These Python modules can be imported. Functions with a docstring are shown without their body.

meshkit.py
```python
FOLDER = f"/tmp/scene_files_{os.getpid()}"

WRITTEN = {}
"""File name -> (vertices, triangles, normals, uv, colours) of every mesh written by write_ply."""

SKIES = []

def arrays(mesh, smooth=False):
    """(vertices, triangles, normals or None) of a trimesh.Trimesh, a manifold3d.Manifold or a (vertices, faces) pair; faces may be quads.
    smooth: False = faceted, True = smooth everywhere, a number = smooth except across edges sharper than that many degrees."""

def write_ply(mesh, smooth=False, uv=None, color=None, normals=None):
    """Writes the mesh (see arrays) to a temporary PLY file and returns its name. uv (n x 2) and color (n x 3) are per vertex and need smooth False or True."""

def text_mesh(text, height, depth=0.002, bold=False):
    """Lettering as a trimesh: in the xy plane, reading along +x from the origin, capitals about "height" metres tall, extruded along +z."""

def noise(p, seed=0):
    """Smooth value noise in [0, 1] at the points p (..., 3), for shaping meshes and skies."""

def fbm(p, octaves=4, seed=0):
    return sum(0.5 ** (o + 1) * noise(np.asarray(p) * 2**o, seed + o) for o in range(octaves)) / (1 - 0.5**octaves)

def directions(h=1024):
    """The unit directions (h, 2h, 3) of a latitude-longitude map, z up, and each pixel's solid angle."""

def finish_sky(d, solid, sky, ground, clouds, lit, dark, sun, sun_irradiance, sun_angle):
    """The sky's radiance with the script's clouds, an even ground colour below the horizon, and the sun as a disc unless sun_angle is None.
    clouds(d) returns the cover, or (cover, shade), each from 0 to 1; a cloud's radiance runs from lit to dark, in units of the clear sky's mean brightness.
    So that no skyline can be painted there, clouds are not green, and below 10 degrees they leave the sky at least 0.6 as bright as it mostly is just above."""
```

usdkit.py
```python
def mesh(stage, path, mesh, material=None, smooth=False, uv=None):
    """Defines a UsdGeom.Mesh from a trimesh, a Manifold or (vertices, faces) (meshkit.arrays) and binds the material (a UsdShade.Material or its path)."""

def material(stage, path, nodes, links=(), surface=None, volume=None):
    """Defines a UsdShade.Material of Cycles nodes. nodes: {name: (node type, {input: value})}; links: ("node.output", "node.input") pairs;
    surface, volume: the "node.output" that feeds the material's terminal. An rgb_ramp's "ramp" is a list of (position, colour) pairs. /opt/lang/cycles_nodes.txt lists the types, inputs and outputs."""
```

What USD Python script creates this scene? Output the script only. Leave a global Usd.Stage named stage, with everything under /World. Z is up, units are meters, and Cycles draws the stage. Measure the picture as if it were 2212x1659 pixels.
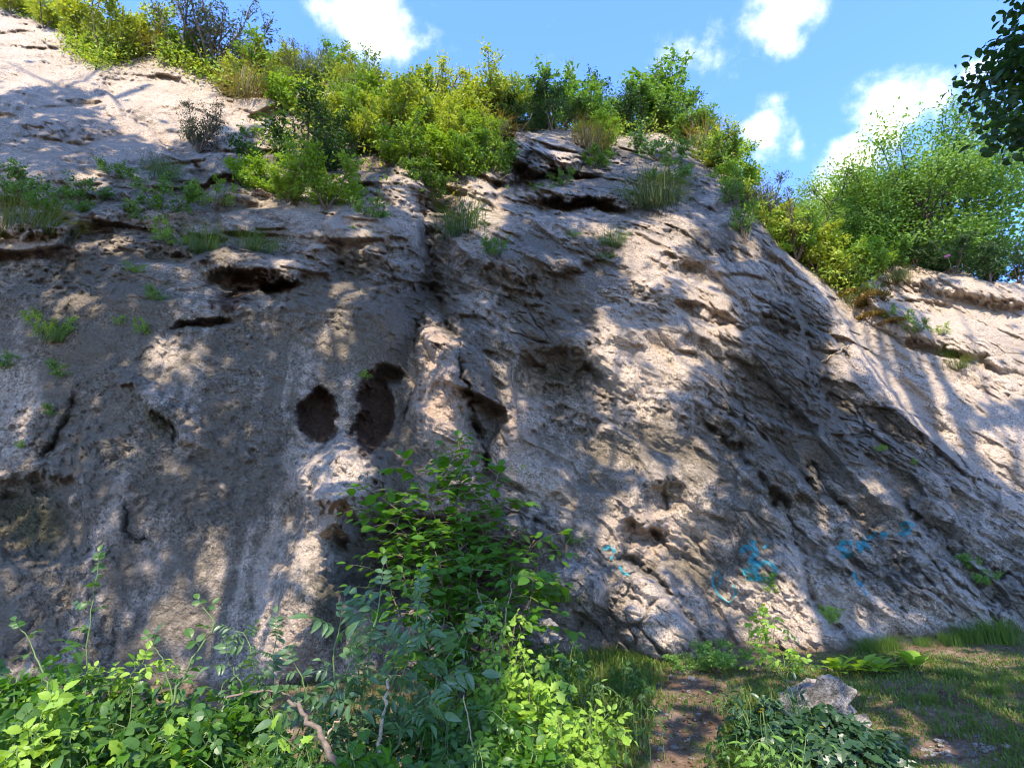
import math, random
import numpy as np
import trimesh, usdkit, meshkit
from scipy.spatial import cKDTree
from scipy.ndimage import gaussian_filter
from pxr import Usd, UsdGeom, UsdLux, UsdShade, Sdf, Gf, Vt

# ------------------------------------------------------------------ stage, camera, sky, sun, exposure
stage = Usd.Stage.CreateInMemory()
UsdGeom.SetStageUpAxis(stage, 'Z')
UsdGeom.Xform.Define(stage, '/World')
UsdGeom.Scope.Define(stage, '/World/Looks')
F, PITCH, EYE = 610.0, math.radians(21.5), 1.6          # focal length in 1024-wide pixels, upward tilt, eye height
EXPOSURE = 3.2
SUN_EL, SUN_AZ = math.radians(43), math.radians(190)    # azimuth from +y towards +x
SUN = np.array([math.sin(SUN_AZ) * math.cos(SUN_EL), math.cos(SUN_AZ) * math.cos(SUN_EL), math.sin(SUN_EL)])
cam = UsdGeom.Camera.Define(stage, '/World/camera')
cam.CreateHorizontalApertureAttr(36.0)
cam.CreateFocalLengthAttr(36.0 * F / 1024)
cam.CreateClippingRangeAttr(Gf.Vec2f(0.05, 5000))
cam.CreateExposureAttr(EXPOSURE)
cam.AddTranslateOp().Set(Gf.Vec3d(0, 0, EYE))
cam.AddRotateXOp().Set(90 + math.degrees(PITCH))

def ray(X, Y):
    """Direction through a point of the photograph as seen at 2212 x 1659."""
    u, v = np.asarray(X) / 2.16016 - 512, 383.5 - np.asarray(Y) / 2.16016
    u, v = u / F, v / F
    c, s = math.cos(PITCH), math.sin(PITCH)
    return np.stack([u + 0 * v, c - s * v + 0 * u, s + c * v + 0 * u], -1)

def material(name, nodes, links, surface=None, volume=None):
    return usdkit.material(stage, '/World/Looks/' + name, nodes, links, surface=surface, volume=volume)

# clouds: where the photograph shows them, (X, Y, radius across, radius up, strength), and scattered small ones all round
CLOUDS = [(800, 20, 75, 50, 1.1), (870, 40, 30, 30, .8), (1715, 10, 60, 45, 1.0), (1705, 85, 28, 35, .9), (1930, 235, 75, 45, 1.15), (1905, 280, 40, 40, 1.1), (1830, 360, 60, 45, 1.2),
          (1800, 420, 60, 40, 1.1), (1650, 290, 45, 38, .95), (1712, 315, 22, 50, .75), (1785, 285, 18, 14, .6), (2112, 130, 26, 20, .8), (1978, 210, 40, 14, .7), (1900, 330, 60, 25, .6), (2060, 330, 60, 30, .7), (2020, 390, 60, 30, .7)]
n, l = {'tc': ('texture_coordinate', {}), 'sky': ('sky_texture', {'sky_type': 'single_scattering', 'sun_disc': False, 'sun_elevation': SUN_EL, 'sun_rotation': SUN_AZ, 'air_density': 1.0, 'aerosol_density': 0.6, 'ozone_density': 2.2}),
        'wn': ('noise_texture', {'scale': 5.0, 'detail': 5.0, 'roughness': .6}), 'wv': ('vector_math', {'math_type': 'multiply_add', 'vector2': (.10, .10, .10)}), 'off': ('vector_math', {'math_type': 'add', 'vector2': (-.05, -.05, -.05)}),
        'fn': ('noise_texture', {'scale': 9.0, 'detail': 6.0, 'roughness': .62}), 'gn': ('noise_texture', {'scale': 3.4, 'detail': 7.0, 'roughness': .6}), 'gr': ('map_range', {'from_min': .50, 'from_max': .76, 'to_min': 0., 'to_max': .75, 'clamp': True})}, \
       [('tc.generated', 'wn.vector'), ('wn.color', 'wv.vector1'), ('tc.generated', 'wv.vector3'), ('wv.vector', 'off.vector1'), ('tc.generated', 'fn.vector'), ('tc.generated', 'gn.vector'), ('gn.fac', 'gr.value')]
acc = 'gr.result'
for i, (X, Y, rx, ry, s) in enumerate(CLOUDS):
    d = ray(X, Y); d = d / np.linalg.norm(d)
    a = np.cross(d, [0, 0, 1.]); a /= np.linalg.norm(a); b = np.cross(a, d)
    k = math.cos(math.atan(abs(X / 2.16 - 512) / F)) / (F * 2.16)
    n[f'a{i}'] = ('vector_math', {'math_type': 'dot_product', 'vector2': tuple(a / (rx * k * 1.45))})
    n[f'b{i}'] = ('vector_math', {'math_type': 'dot_product', 'vector2': tuple(b / (ry * k * 1.45))})
    n[f's{i}'] = ('vector_math', {'math_type': 'subtract', 'vector2': tuple(d)})
    n[f'x{i}'] = ('math', {'math_type': 'multiply'}); n[f'y{i}'] = ('math', {'math_type': 'multiply_add'}); n[f'r{i}'] = ('math', {'math_type': 'sqrt'})
    n[f'm{i}'] = ('map_range', {'from_min': 1.5, 'from_max': 0., 'to_min': 0., 'to_max': s * 1.25, 'clamp': True}); n[f'M{i}'] = ('math', {'math_type': 'maximum'})
    l += [('off.vector', f's{i}.vector1'), (f's{i}.vector', f'a{i}.vector1'), (f's{i}.vector', f'b{i}.vector1'), (f'a{i}.value', f'x{i}.value1'), (f'a{i}.value', f'x{i}.value2'), (f'b{i}.value', f'y{i}.value1'), (f'b{i}.value', f'y{i}.value2'),
          (f'x{i}.value', f'y{i}.value3'), (f'y{i}.value', f'r{i}.value1'), (f'r{i}.value', f'm{i}.value'), (f'm{i}.result', f'M{i}.value1'), (acc, f'M{i}.value2')]
    acc = f'M{i}.value'
n['ero'] = ('math', {'math_type': 'multiply_add', 'value2': 3.4, 'value3': -1.95})      # torn edges
n['add'] = ('math', {'math_type': 'add'}); n['soft'] = ('map_range', {'range_type': 'linear', 'from_min': .08, 'from_max': 1.15, 'to_min': 0., 'to_max': 1., 'clamp': True})
n['has'] = ('math', {'math_type': 'multiply'})
n['wisp'] = ('mix_color', {'b': (3.5, 3.4, 3.25)}); n['bg'] = ('background_shader', {'strength': .098})
n['tint'] = ('mix_color', {'blend_type': 'multiply', 'fac': 1.0, 'b': (.42, .57, .93)})
l += [('fn.fac', 'ero.value1'), (acc, 'add.value1'), ('ero.value', 'add.value2'), ('add.value', 'soft.value'), ('soft.result', 'has.value1'), ('soft.result', 'has.value2'), ('has.value', 'wisp.fac'), ('sky.color', 'tint.a'), ('tint.result', 'wisp.a'), ('wisp.result', 'bg.color')]
sky_m = material('sky_light', n, l, surface='bg.background')
sky = UsdLux.DomeLight.Define(stage, '/World/sky')
UsdShade.MaterialBindingAPI.Apply(sky.GetPrim()).Bind(sky_m)
sky.GetPrim().SetCustomDataByKey('kind', 'structure'); sky.GetPrim().SetCustomDataByKey('label', 'blue sky with torn white clouds above the cliff')
sun = UsdLux.DistantLight.Define(stage, '/World/sun')
sun.CreateIntensityAttr(.335); sun.CreateAngleAttr(.5); sun.CreateColorAttr(Gf.Vec3f(1, .87, .72)); sun.CreateNormalizeAttr(True)
zx = SUN; up = np.array([0, 0, 1.]); xx = np.cross(up, zx); xx /= np.linalg.norm(xx); yx = np.cross(zx, xx)
sun.AddTransformOp().Set(Gf.Matrix4d(*xx, 0, *yx, 0, *zx, 0, 0, 0, 0, 1))

# ------------------------------------------------------------------ helpers
taken = {}
def numbered(parent, name):
    k = taken.get((parent, name), -1) + 1
    taken[(parent, name)] = k
    return f'{parent}/{name}' + (f'_{k:03d}' if k else '')

def obj(name, mesh, mat, parent=None, smooth=False, colors=None):
    path = numbered(str(parent.GetPath()) if parent is not None else '/World', name)
    m = usdkit.mesh(stage, path, mesh, mat, smooth=smooth)
    for key, c in (colors or {}).items():
        UsdGeom.PrimvarsAPI(m).CreatePrimvar(key, Sdf.ValueTypeNames.Color3fArray, 'vertex').Set(Vt.Vec3fArray.FromNumpy(np.asarray(c, np.float32)))
    return m.GetPrim()

def tag(p, label=None, cat=None, group=None, kind=None):
    for k, v in (('label', label), ('category', cat), ('group', group), ('kind', kind)):
        if v: p.SetCustomDataByKey(k, v)
    return p

def place(x, loc, rz=0., s=1.):
    s = (s, s, s) if np.isscalar(s) else s
    p, T = x.GetPrim(), Sdf.ValueTypeNames
    for op, t, v in (('translate', T.Double3, Gf.Vec3d(*map(float, loc))), ('rotateZ', T.Float, float(rz)), ('scale', T.Float3, Gf.Vec3f(*map(float, s)))): p.CreateAttribute('xformOp:' + op, t, False).Set(v)
    p.CreateAttribute('xformOpOrder', T.TokenArray, False, Sdf.VariabilityUniform).Set(['xformOp:translate', 'xformOp:rotateZ', 'xformOp:scale'])

def thing(name, label, cat, loc=(0, 0, 0), rz=0., s=1., group=None):
    x = UsdGeom.Xform.Define(stage, numbered('/World', name))
    place(x, loc, rz, s)
    return tag(x.GetPrim(), label, cat, group)

def copy(first, name, label, cat, loc, rz=0., s=1., group=None):
    x = UsdGeom.Xform.Define(stage, numbered('/World', name))
    x.GetPrim().GetReferences().AddInternalReference(first.GetPath())
    place(x, loc, rz, s)
    x.GetPrim().SetInstanceable(True)
    return tag(x.GetPrim(), label, cat, group)

nz = meshkit.noise
def fbm(p, o=4, seed=0): return meshkit.fbm(p, o, seed) * 2 - 1
def sig(x): return 1 / (1 + np.exp(-np.clip(x, -40, 40)))
def sstep(a, b, x):
    t = np.clip((x - a) / (b - a), 0, 1); return t * t * (3 - 2 * t)

# ------------------------------------------------------------------ materials
def rock_material(name, pale=(.46, .375, .285), mid=(.345, .288, .218), dark=(.148, .126, .092), masks=True, bump=.8):
    n = {'g': ('geometry', {}), 'm': ('attribute', {'attribute': 'masks'}), 's': ('separate_color', {}), 'm2': ('attribute', {'attribute': 'stains'}), 's2': ('separate_color', {}),
         'n1': ('noise_texture', {'scale': 1.3, 'detail': 8., 'roughness': .65}), 'r1': ('rgb_ramp', {'ramp': [(.30, mid), (.5, tuple((np.array(mid) + pale) / 2)), (.68, pale)]}),
         'n2': ('noise_texture', {'scale': 9., 'detail': 8., 'roughness': .72}), 'n3': ('noise_texture', {'scale': 34., 'detail': 6., 'roughness': .78}), 'n4': ('noise_texture', {'scale': 27., 'detail': 5., 'roughness': .7}), 'pt': ('map_range', {'range_type': 'smoothstep', 'from_min': .56, 'from_max': .66, 'to_min': 1., 'to_max': .30, 'clamp': True}), 'pk': ('math', {'math_type': 'multiply'}), 'n5': ('noise_texture', {'scale': 1.9, 'detail': 4., 'roughness': .6}), 'n5r': ('map_range', {'range_type': 'smoothstep', 'from_min': .38, 'from_max': .60, 'to_min': .28, 'to_max': 1., 'clamp': True}), 'pmix': ('mix_float', {'a': .92}),
         'v1': ('voronoi_texture', {'scale': 24., 'randomness': 1., 'detail': 2., 'roughness': .6}),
         'da': ('math', {'math_type': 'add'}), 'db': ('math', {'math_type': 'multiply_add', 'value2': 1.5, 'value3': -.75}), 'dr': ('map_range', {'range_type': 'smoothstep', 'from_min': .32, 'from_max': .82, 'clamp': True, 'to_min': 0., 'to_max': .94}),
         'mixd': ('mix_color', {'b': dark}), 'sp': ('map_range', {'from_min': .36, 'from_max': .64, 'to_min': .40, 'to_max': 1.70, 'clamp': True}), 'spk': ('vector_math', {'math_type': 'scale'}),
         'lv': ('math', {'math_type': 'multiply_add', 'value2': -2.0, 'value3': .62}), 'la': ('math', {'math_type': 'add'}), 'lr': ('map_range', {'range_type': 'smoothstep', 'from_min': .52, 'from_max': .8, 'to_min': 0., 'to_max': .85, 'clamp': True}), 'mixl': ('mix_color', {'b': (.46, .46, .43)}),
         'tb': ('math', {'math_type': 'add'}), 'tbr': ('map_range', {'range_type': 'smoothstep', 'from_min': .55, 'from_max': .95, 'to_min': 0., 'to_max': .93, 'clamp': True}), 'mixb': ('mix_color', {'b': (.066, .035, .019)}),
         'mm': ('math', {'math_type': 'add'}), 'mmr': ('map_range', {'range_type': 'smoothstep', 'from_min': .6, 'from_max': 1.05, 'to_min': 0., 'to_max': .85, 'clamp': True}), 'mixm': ('mix_color', {'b': (.062, .058, .026)}),
         'soil': ('mix_color', {'b': (.16, .105, .06)}), 'tan': ('mix_color', {'b': (.36, .25, .165)}), 'tanf': ('math', {'math_type': 'multiply', 'value2': .75}),
         'bs': ('bump', {'strength': bump, 'distance': .035}), 'bs2': ('bump', {'strength': bump * .9, 'distance': .09}),
         'v2': ('voronoi_texture', {'scale': 42., 'feature': 'f1', 'randomness': 1.}), 'bh': ('math', {'math_type': 'multiply_add', 'value2': .6}),
         'p': ('principled_bsdf', {'roughness': .92, 'specular_ior_level': .2})}
    l = [('g.position', f'{k}.vector') for k in ('n1', 'n2', 'n3', 'n4', 'v1', 'v2')] + [('m.color', 's.color'), ('m2.color', 's2.color'), ('n1.fac', 'r1.fac'),
         ('n2.fac', 'db.value1'), ('s.r', 'da.value1'), ('db.value', 'da.value2'), ('da.value', 'dr.value'), ('r1.color', 'tan.a'), ('s2.r', 'tanf.value1'), ('tanf.value', 'tan.fac'), ('tan.result', 'mixd.a'), ('dr.result', 'mixd.fac'),
         ('v1.distance', 'lv.value1'), ('lv.value', 'la.value1'), ('s.g', 'la.value2'), ('la.value', 'lr.value'), ('mixd.result', 'mixl.a'), ('lr.result', 'mixl.fac'),
         ('s2.g', 'tb.value1'), ('n2.fac', 'tb.value2'), ('tb.value', 'tbr.value'), ('mixl.result', 'mixb.a'), ('tbr.result', 'mixb.fac'),
         ('s.b', 'mm.value1'), ('n2.fac', 'mm.value2'), ('mm.value', 'mmr.value'), ('mixb.result', 'mixm.a'), ('mmr.result', 'mixm.fac'), ('mixm.result', 'soil.a'), ('s2.b', 'soil.fac'),
         ('n3.fac', 'sp.value'), ('soil.result', 'spk.vector1'), ('sp.result', 'pk.value1'), ('n4.fac', 'pt.value'), ('pt.result', 'pk.value2'), ('g.position', 'n5.vector'), ('n5.fac', 'n5r.value'), ('n5r.result', 'pmix.fac'), ('pk.value', 'pmix.b'), ('pmix.result', 'spk.scale'), ('spk.vector', 'p.base_color'),
         ('v2.distance', 'bh.value1'), ('n3.fac', 'bh.value3'), ('bh.value', 'bs.height'), ('n2.fac', 'bs2.height'), ('bs2.normal', 'bs.normal'), ('bs.normal', 'p.normal')]
    if not masks:
        l = [(a, b) for a, b in l if a.split('.')[0] not in ('m', 'm2', 's', 's2', 'tanf')]
        n['da'][1]['value1'] = .45; n['la'][1]['value2'] = .1; n['tb'][1]['value1'] = 0.; n['mm'][1]['value1'] = .25; n['soil'][1]['fac'] = 0.; n['tan'][1]['fac'] = 0.
        l = [x for x in l if not x[1].startswith('s.')]
    return material(name, n, l, surface='p.BSDF')

M = {}
M['rock'] = rock_material('limestone')
M['loose_rock'] = rock_material('loose_limestone', pale=(.40, .36, .31), mid=(.25, .23, .20), masks=False)

def leaf_material(name, a, b, trans=.45, rough=.5, spec=.35, young=None):
    """Leaf green between colours a and b from leaf to leaf; light passes through."""
    n = {'g': ('geometry', {}), 'o': ('object_info', {}), 'w': ('math', {'math_type': 'multiply_add', 'value2': .75}), 'w2': ('math', {'math_type': 'multiply', 'value2': .25}), 'mix': ('rgb_ramp', {'ramp': [(0., a), (.93, b), (.955, (b[0] * 1.9 + .03, b[1] * 1.15, b[2])), (1., (.20, .13, .04))]}),
         'tt': ('vector_math', {'math_type': 'multiply', 'vector2': (1.5, 1.35, .45)}), 'p': ('principled_bsdf', {'roughness': rough, 'specular_ior_level': spec}), 't': ('translucent_bsdf', {}), 'm': ('mix_closure', {'fac': trans})}
    l = [('o.random', 'w2.value1'), ('g.random_per_island', 'w.value1'), ('w2.value', 'w.value3'), ('w.value', 'mix.fac'), ('mix.color', 'p.base_color'), ('mix.color', 'tt.vector1'), ('tt.vector', 't.color'), ('p.BSDF', 'm.closure1'), ('t.BSDF', 'm.closure2')]
    return material(name, n, l, surface='m.closure')

def plain(name, a, b, scale=20., rough=.85, spec=.3, bump=.3):
    n = {'g': ('texture_coordinate', {}), 'n': ('noise_texture', {'scale': scale, 'detail': 5., 'roughness': .65}), 'r': ('rgb_ramp', {'ramp': [(.3, a), (.7, b)]}), 'b': ('bump', {'strength': bump, 'distance': .01}), 'p': ('principled_bsdf', {'roughness': rough, 'specular_ior_level': spec})}
    return material(name, n, [('g.object', 'n.vector'), ('n.fac', 'r.fac'), ('r.color', 'p.base_color'), ('n.fac', 'b.height'), ('b.normal', 'p.normal')], surface='p.BSDF')

# ------------------------------------------------------------------ the ground
def ground_z(x, y):
    x, y = np.asarray(x, float), np.asarray(y, float)
    z = .165 * np.clip(y, -8, 9) + .045 * np.clip(x, 0, 14) + .012 * np.clip(x, -14, 0)
    p = np.stack([x, y, 0 * x], -1)
    return z + .10 * fbm(p * .5, 3, 5) + .03 * fbm(p * 2.3, 3, 6)

# ------------------------------------------------------------------ the cliff
RIM = np.array([(-400, -260), (-100, -40), (0, 15), (60, 38), (110, 62), (160, 95), (205, 138), (232, 122), (330, 112), (400, 132), (470, 168), (530, 190), (600, 185), (700, 166), (760, 185), (800, 210), (850, 235), (950, 225), (1060, 225), (1090, 278),
                (1140, 270), (1250, 272), (1300, 296), (1350, 282), (1420, 277), (1480, 285), (1530, 320), (1570, 370), (1620, 440), (1680, 520), (1740, 575), (1790, 612), (1850, 610), (1900, 595), (1965, 570), (2060, 588), (2140, 600), (2212, 606), (2400, 640), (2800, 720)], float)

def base_y(x, z):
    """The wall's large shape: how far the face lies from the viewer at height z."""
    h = np.clip(z - 1.2, -2, None)
    left = .06 * np.minimum(h, 4.2) + .52 * np.clip(h - 4.2, 0, 4.5) + .40 * np.clip(h - 8.7, 0, None)
    right = .36 * np.minimum(h, 3.2) + .30 * np.clip(h - 3.2, 0, 4.2) + .62 * np.clip(h - 7.4, 0, None)
    w = sig((x + .3) / .5)
    return 7.0 + .10 * x + left * (1 - w) + right * w

def hit(X, Y):
    d = ray(X, Y)
    lo, hi = np.full(d.shape[:-1], 1.0), np.full(d.shape[:-1], 80.0)
    for _ in range(45):
        t = (lo + hi) / 2
        far = t * d[..., 1] > base_y(t * d[..., 0], EYE + t * d[..., 2])
        hi, lo = np.where(far, t, hi), np.where(far, lo, t)
    return t

def polyline(P, X, Y):
    """Signed distance (left of the direction of travel is positive, on screen) and how far along."""
    P = np.asarray(P, float); best = np.full(X.shape, 1e9); side = np.zeros(X.shape); along = np.zeros(X.shape)
    for k in range(len(P) - 1):
        a, b = P[k], P[k + 1]; d = b - a; L = np.hypot(*d)
        t = np.clip(((X - a[0]) * d[0] + (Y - a[1]) * d[1]) / L ** 2, 0, 1)
        dx, dy = X - a[0] - t * d[0], Y - a[1] - t * d[1]
        r = np.hypot(dx, dy); nearer = r < best
        best = np.where(nearer, r, best); side = np.where(nearer, np.sign(d[1] * dx - d[0] * dy), side); along = np.where(nearer, (k + t) / (len(P) - 1), along)
    return best * side, along

# swellings and hollows of the face: X, Y, half-width, half-height, turn, metres (minus = towards the viewer), edge (2 = soft, more = abrupt)
BUMPS = [(60, 330, 250, 170, 25, -.9, 2), (430, 240, 170, 70, 20, .30, 2), (480, 370, 90, 55, 10, -.35, 4), (428, 395, 30, 30, 40, .35, 3), (300, 950, 260, 320, 0, -.30, 2), (935, 580, 50, 260, 6, .85, 2), (860, 500, 70, 110, 0, -.35, 2),
         (960, 850, 52, 150, -4, -.42, 4), (948, 705, 34, 40, 0, -.22, 4), (1010, 780, 26, 150, -12, -.30, 4), (1300, 640, 260, 260, 0, -.65, 2), (690, 892, 35, 52, -8, .27, 8), (806, 900, 35, 76, 8, .30, 8), (838, 815, 30, 17, 0, .40, 4),
         (745, 1030, 95, 72, -15, -.75, 6), (720, 1110, 60, 50, -20, -.35, 4), (660, 1290, 60, 190, 22, -.45, 3), (900, 1290, 150, 170, 0, -.25, 2), (925, 1215, 190, 92, 0, 1.15, 5), (1060, 1330, 110, 80, 0, .7, 4), (1160, 1140, 60, 30, 0, -.25, 4),
         (1420, 1330, 80, 110, -28, -.40, 4), (1380, 1080, 70, 60, -20, -.22, 3), (1425, 1075, 50, 26, -15, .22, 4), (1385, 1150, 44, 17, 14, .34, 5), (1180, 322, 84, 46, -8, -.85, 6), (1180, 388, 95, 13, -6, .5, 4), (1084, 335, 12, 60, 10, .5, 3), (1140, 335, 9, 60, 25, .35, 3), (1420, 330, 90, 50, 10, -.30, 3),
         (1255, 444, 86, 11, 3, .55, 4), (1260, 415, 120, 20, 3, -.25, 4), (1120, 565, 62, 34, 0, -.32, 5), (1180, 815, 70, 60, -10, .30, 4), (1240, 735, 46, 22, -20, -.22, 4), (1500, 588, 46, 18, 14, .22, 4), (1240, 1275, 70, 60, 0, -.45, 4), (1180, 1340, 50, 35, 0, -.3, 4),
         (90, 480, 160, 22, -6, -.35, 4), (540, 560, 130, 30, 8, -.28, 4), (500, 600, 46, 16, 8, .30, 4), (560, 622, 60, 10, -10, .25, 5), (610, 620, 34, 12, -6, .25, 5), (440, 695, 60, 9, -8, .28, 4), (70, 1130, 130, 75, 20, .35, 5), (120, 1050, 50, 22, 15, .22, 4), (345, 880, 120, 26, 36, -.10, 4), (365, 930, 20, 12, 0, .03, 4),
         (1600, 760, 160, 200, -20, -.20, 2), (1400, 420, 150, 40, 6, -.25, 3), (700, 500, 80, 70, 20, -.35, 3), (745, 560, 60, 30, 50, .25, 3), (2050, 1250, 120, 70, 34, -.28, 3), (1800, 1250, 160, 90, 40, -.20, 2), (1640, 1200, 70, 130, -20, -.15, 3),
         (2000, 690, 160, 60, 20, -.35, 2), (1950, 620, 70, 20, 10, .2, 4), (2130, 620, 130, 28, 8, -.5, 4), (1985, 655, 60, 10, 8, .22, 4), (2050, 765, 120, 14, 18, .25, 4), (1890, 640, 30, 14, 30, -.2, 4)]
# cracks and steps: points, half-width, depth of the groove, step (metres that the side on the left of travel stands back), reach of the step
LINES = [([(890, 400), (915, 470), (925, 540), (938, 640), (962, 690), (985, 730)], 13, .70, .45, 90), ([(940, 655), (905, 700), (905, 790), (895, 860), (872, 920)], 5, .30, -.22, 50), ([(962, 690), (990, 760), (1012, 850), (1030, 930), (1052, 985), (1056, 1040)], 6, .38, .30, 60),
         ([(1500, 800), (1545, 870), (1640, 945), (1700, 990), (1752, 1046), (1800, 1112)], 6, .30, .22, 80), ([(1478, 840), (1540, 930), (1620, 1010), (1690, 1090), (1728, 1190), (1742, 1280), (1800, 1350), (1870, 1410)], 8, .34, .28, 100), ([(1730, 970), (1790, 1055), (1860, 1120), (1900, 1170)], 5, .28, .12, 60),
         ([(1635, 430), (1680, 560), (1720, 680), (1755, 800), (1790, 890), (1870, 965), (1940, 1070), (2020, 1180), (2120, 1285), (2212, 1340), (2320, 1400)], 5, .05, .45, 140), ([(1640, 470), (1700, 560), (1790, 640), (1850, 730), (1920, 830), (2000, 930), (2110, 1020), (2212, 1090), (2400, 1220)], 7, .10, .40, 120),
         ([(1330, 1195), (1380, 1225), (1440, 1270), (1490, 1330), (1520, 1390), (1570, 1440)], 9, .35, .30, 70), ([(1440, 1150), (1500, 1230), (1540, 1300), (1600, 1380)], 6, .12, .2, 70), ([(235, 815), (290, 850), (345, 895), (385, 925), (372, 960)], 6, .22, -.22, 60), ([(165, 850), (145, 900), (120, 950), (85, 985)], 6, .26, .15, 50),
         ([(205, 130), (225, 180), (280, 250), (330, 292), (400, 345), (440, 400)], 6, .20, .35, 120), ([(0, 60), (60, 85), (130, 130), (175, 150)], 5, .25, .1, 50), ([(470, 190), (520, 250), (600, 330)], 6, .15, .2, 70), ([(1500, 300), (1560, 390), (1630, 450)], 5, .15, .2, 60),
         ([(1100, 620), (1180, 640), (1280, 700), (1300, 740)], 6, .15, .2, 60), ([(1290, 760), (1240, 830), (1180, 900), (1130, 960)], 7, .10, .25, 80), ([(1060, 1060), (1150, 1110), (1200, 1160)], 6, .2, .2, 50), ([(1430, 1040), (1436, 1110)], 7, .3, .15, 30),
         ([(260, 1070), (265, 1120), (300, 1160), (345, 1180)], 4, .12, .1, 40), ([(1880, 1010), (1960, 1090), (2060, 1180), (2150, 1230), (2300, 1300)], 6, .22, .2, 60), ([(1960, 900), (2060, 1000), (2160, 1060), (2300, 1150)], 6, .16, .15, 60), ([(1990, 1190), (2080, 1270), (2160, 1330)], 7, .28, .2, 50), ([(1900, 1240), (1990, 1320), (2090, 1360)], 6, .15, .15, 60)]

def relief(X, Y):
    o = np.zeros(X.shape)
    for (cx, cy, a, b, ang, amp, e) in BUMPS:
        c, s = math.cos(math.radians(ang)), math.sin(math.radians(ang))
        u, v = ((X - cx) * c + (Y - cy) * s) / a, (-(X - cx) * s + (Y - cy) * c) / b
        q = u * u + v * v
        o += amp * (1.45 if e < 6 else 1.7) * np.exp(-.7 * q ** (e / 2)) * (q < 12)
    for (P, w, dep, st, reach) in LINES:
        d, t = polyline(P, X, Y)
        ends = np.clip(np.minimum(t, 1 - t) * 6, 0, 1)
        vary = np.clip(.75 + 1.1 * fbm(np.stack([X / 40, Y / 40, 0 * X + w + dep * 9], -1), 3, 15), .05, 1.6)
        w = w * (.45 + .65 * vary)
        o += ends * (dep * vary * np.exp(-np.abs(d / w) ** 1.6) + st * (sig(d / (w * .7)) * np.exp(-np.clip(d, 0, None) / reach) - .0))
    # the lit slab on the right stands back from the ridge
    return o

def facets(q, seed, amp):
    """Broken, plane-sided rock: every cell of a jittered lattice gets its own offset and tilt."""
    r = np.random.default_rng(seed)
    q3 = q.reshape(-1, 3)
    c = np.unique(np.floor(q3).astype(np.int32), axis=0)
    nb = np.stack(np.meshgrid(*[[-1, 0, 1]] * 3, indexing='ij'), -1).reshape(-1, 3)
    c = np.unique((c[:, None] + nb[None]).reshape(-1, 3), axis=0)
    g = c + r.random(c.shape) * .95
    tree = cKDTree(g)
    d, i = tree.query(q.reshape(-1, 3), k=2)
    off, grad = r.normal(size=len(g)) * .5, r.normal(size=(len(g), 3)) * .55
    val = [off[i[:, k]] + ((q.reshape(-1, 3) - g[i[:, k]]) * grad[i[:, k]]).sum(1) for k in (0, 1)]
    w = np.clip((d[:, 1] - d[:, 0]) / .07, 0, 1) * .5 + .5
    return (amp * (val[0] * w + val[1] * (1 - w))).reshape(q.shape[:-1])

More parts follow.
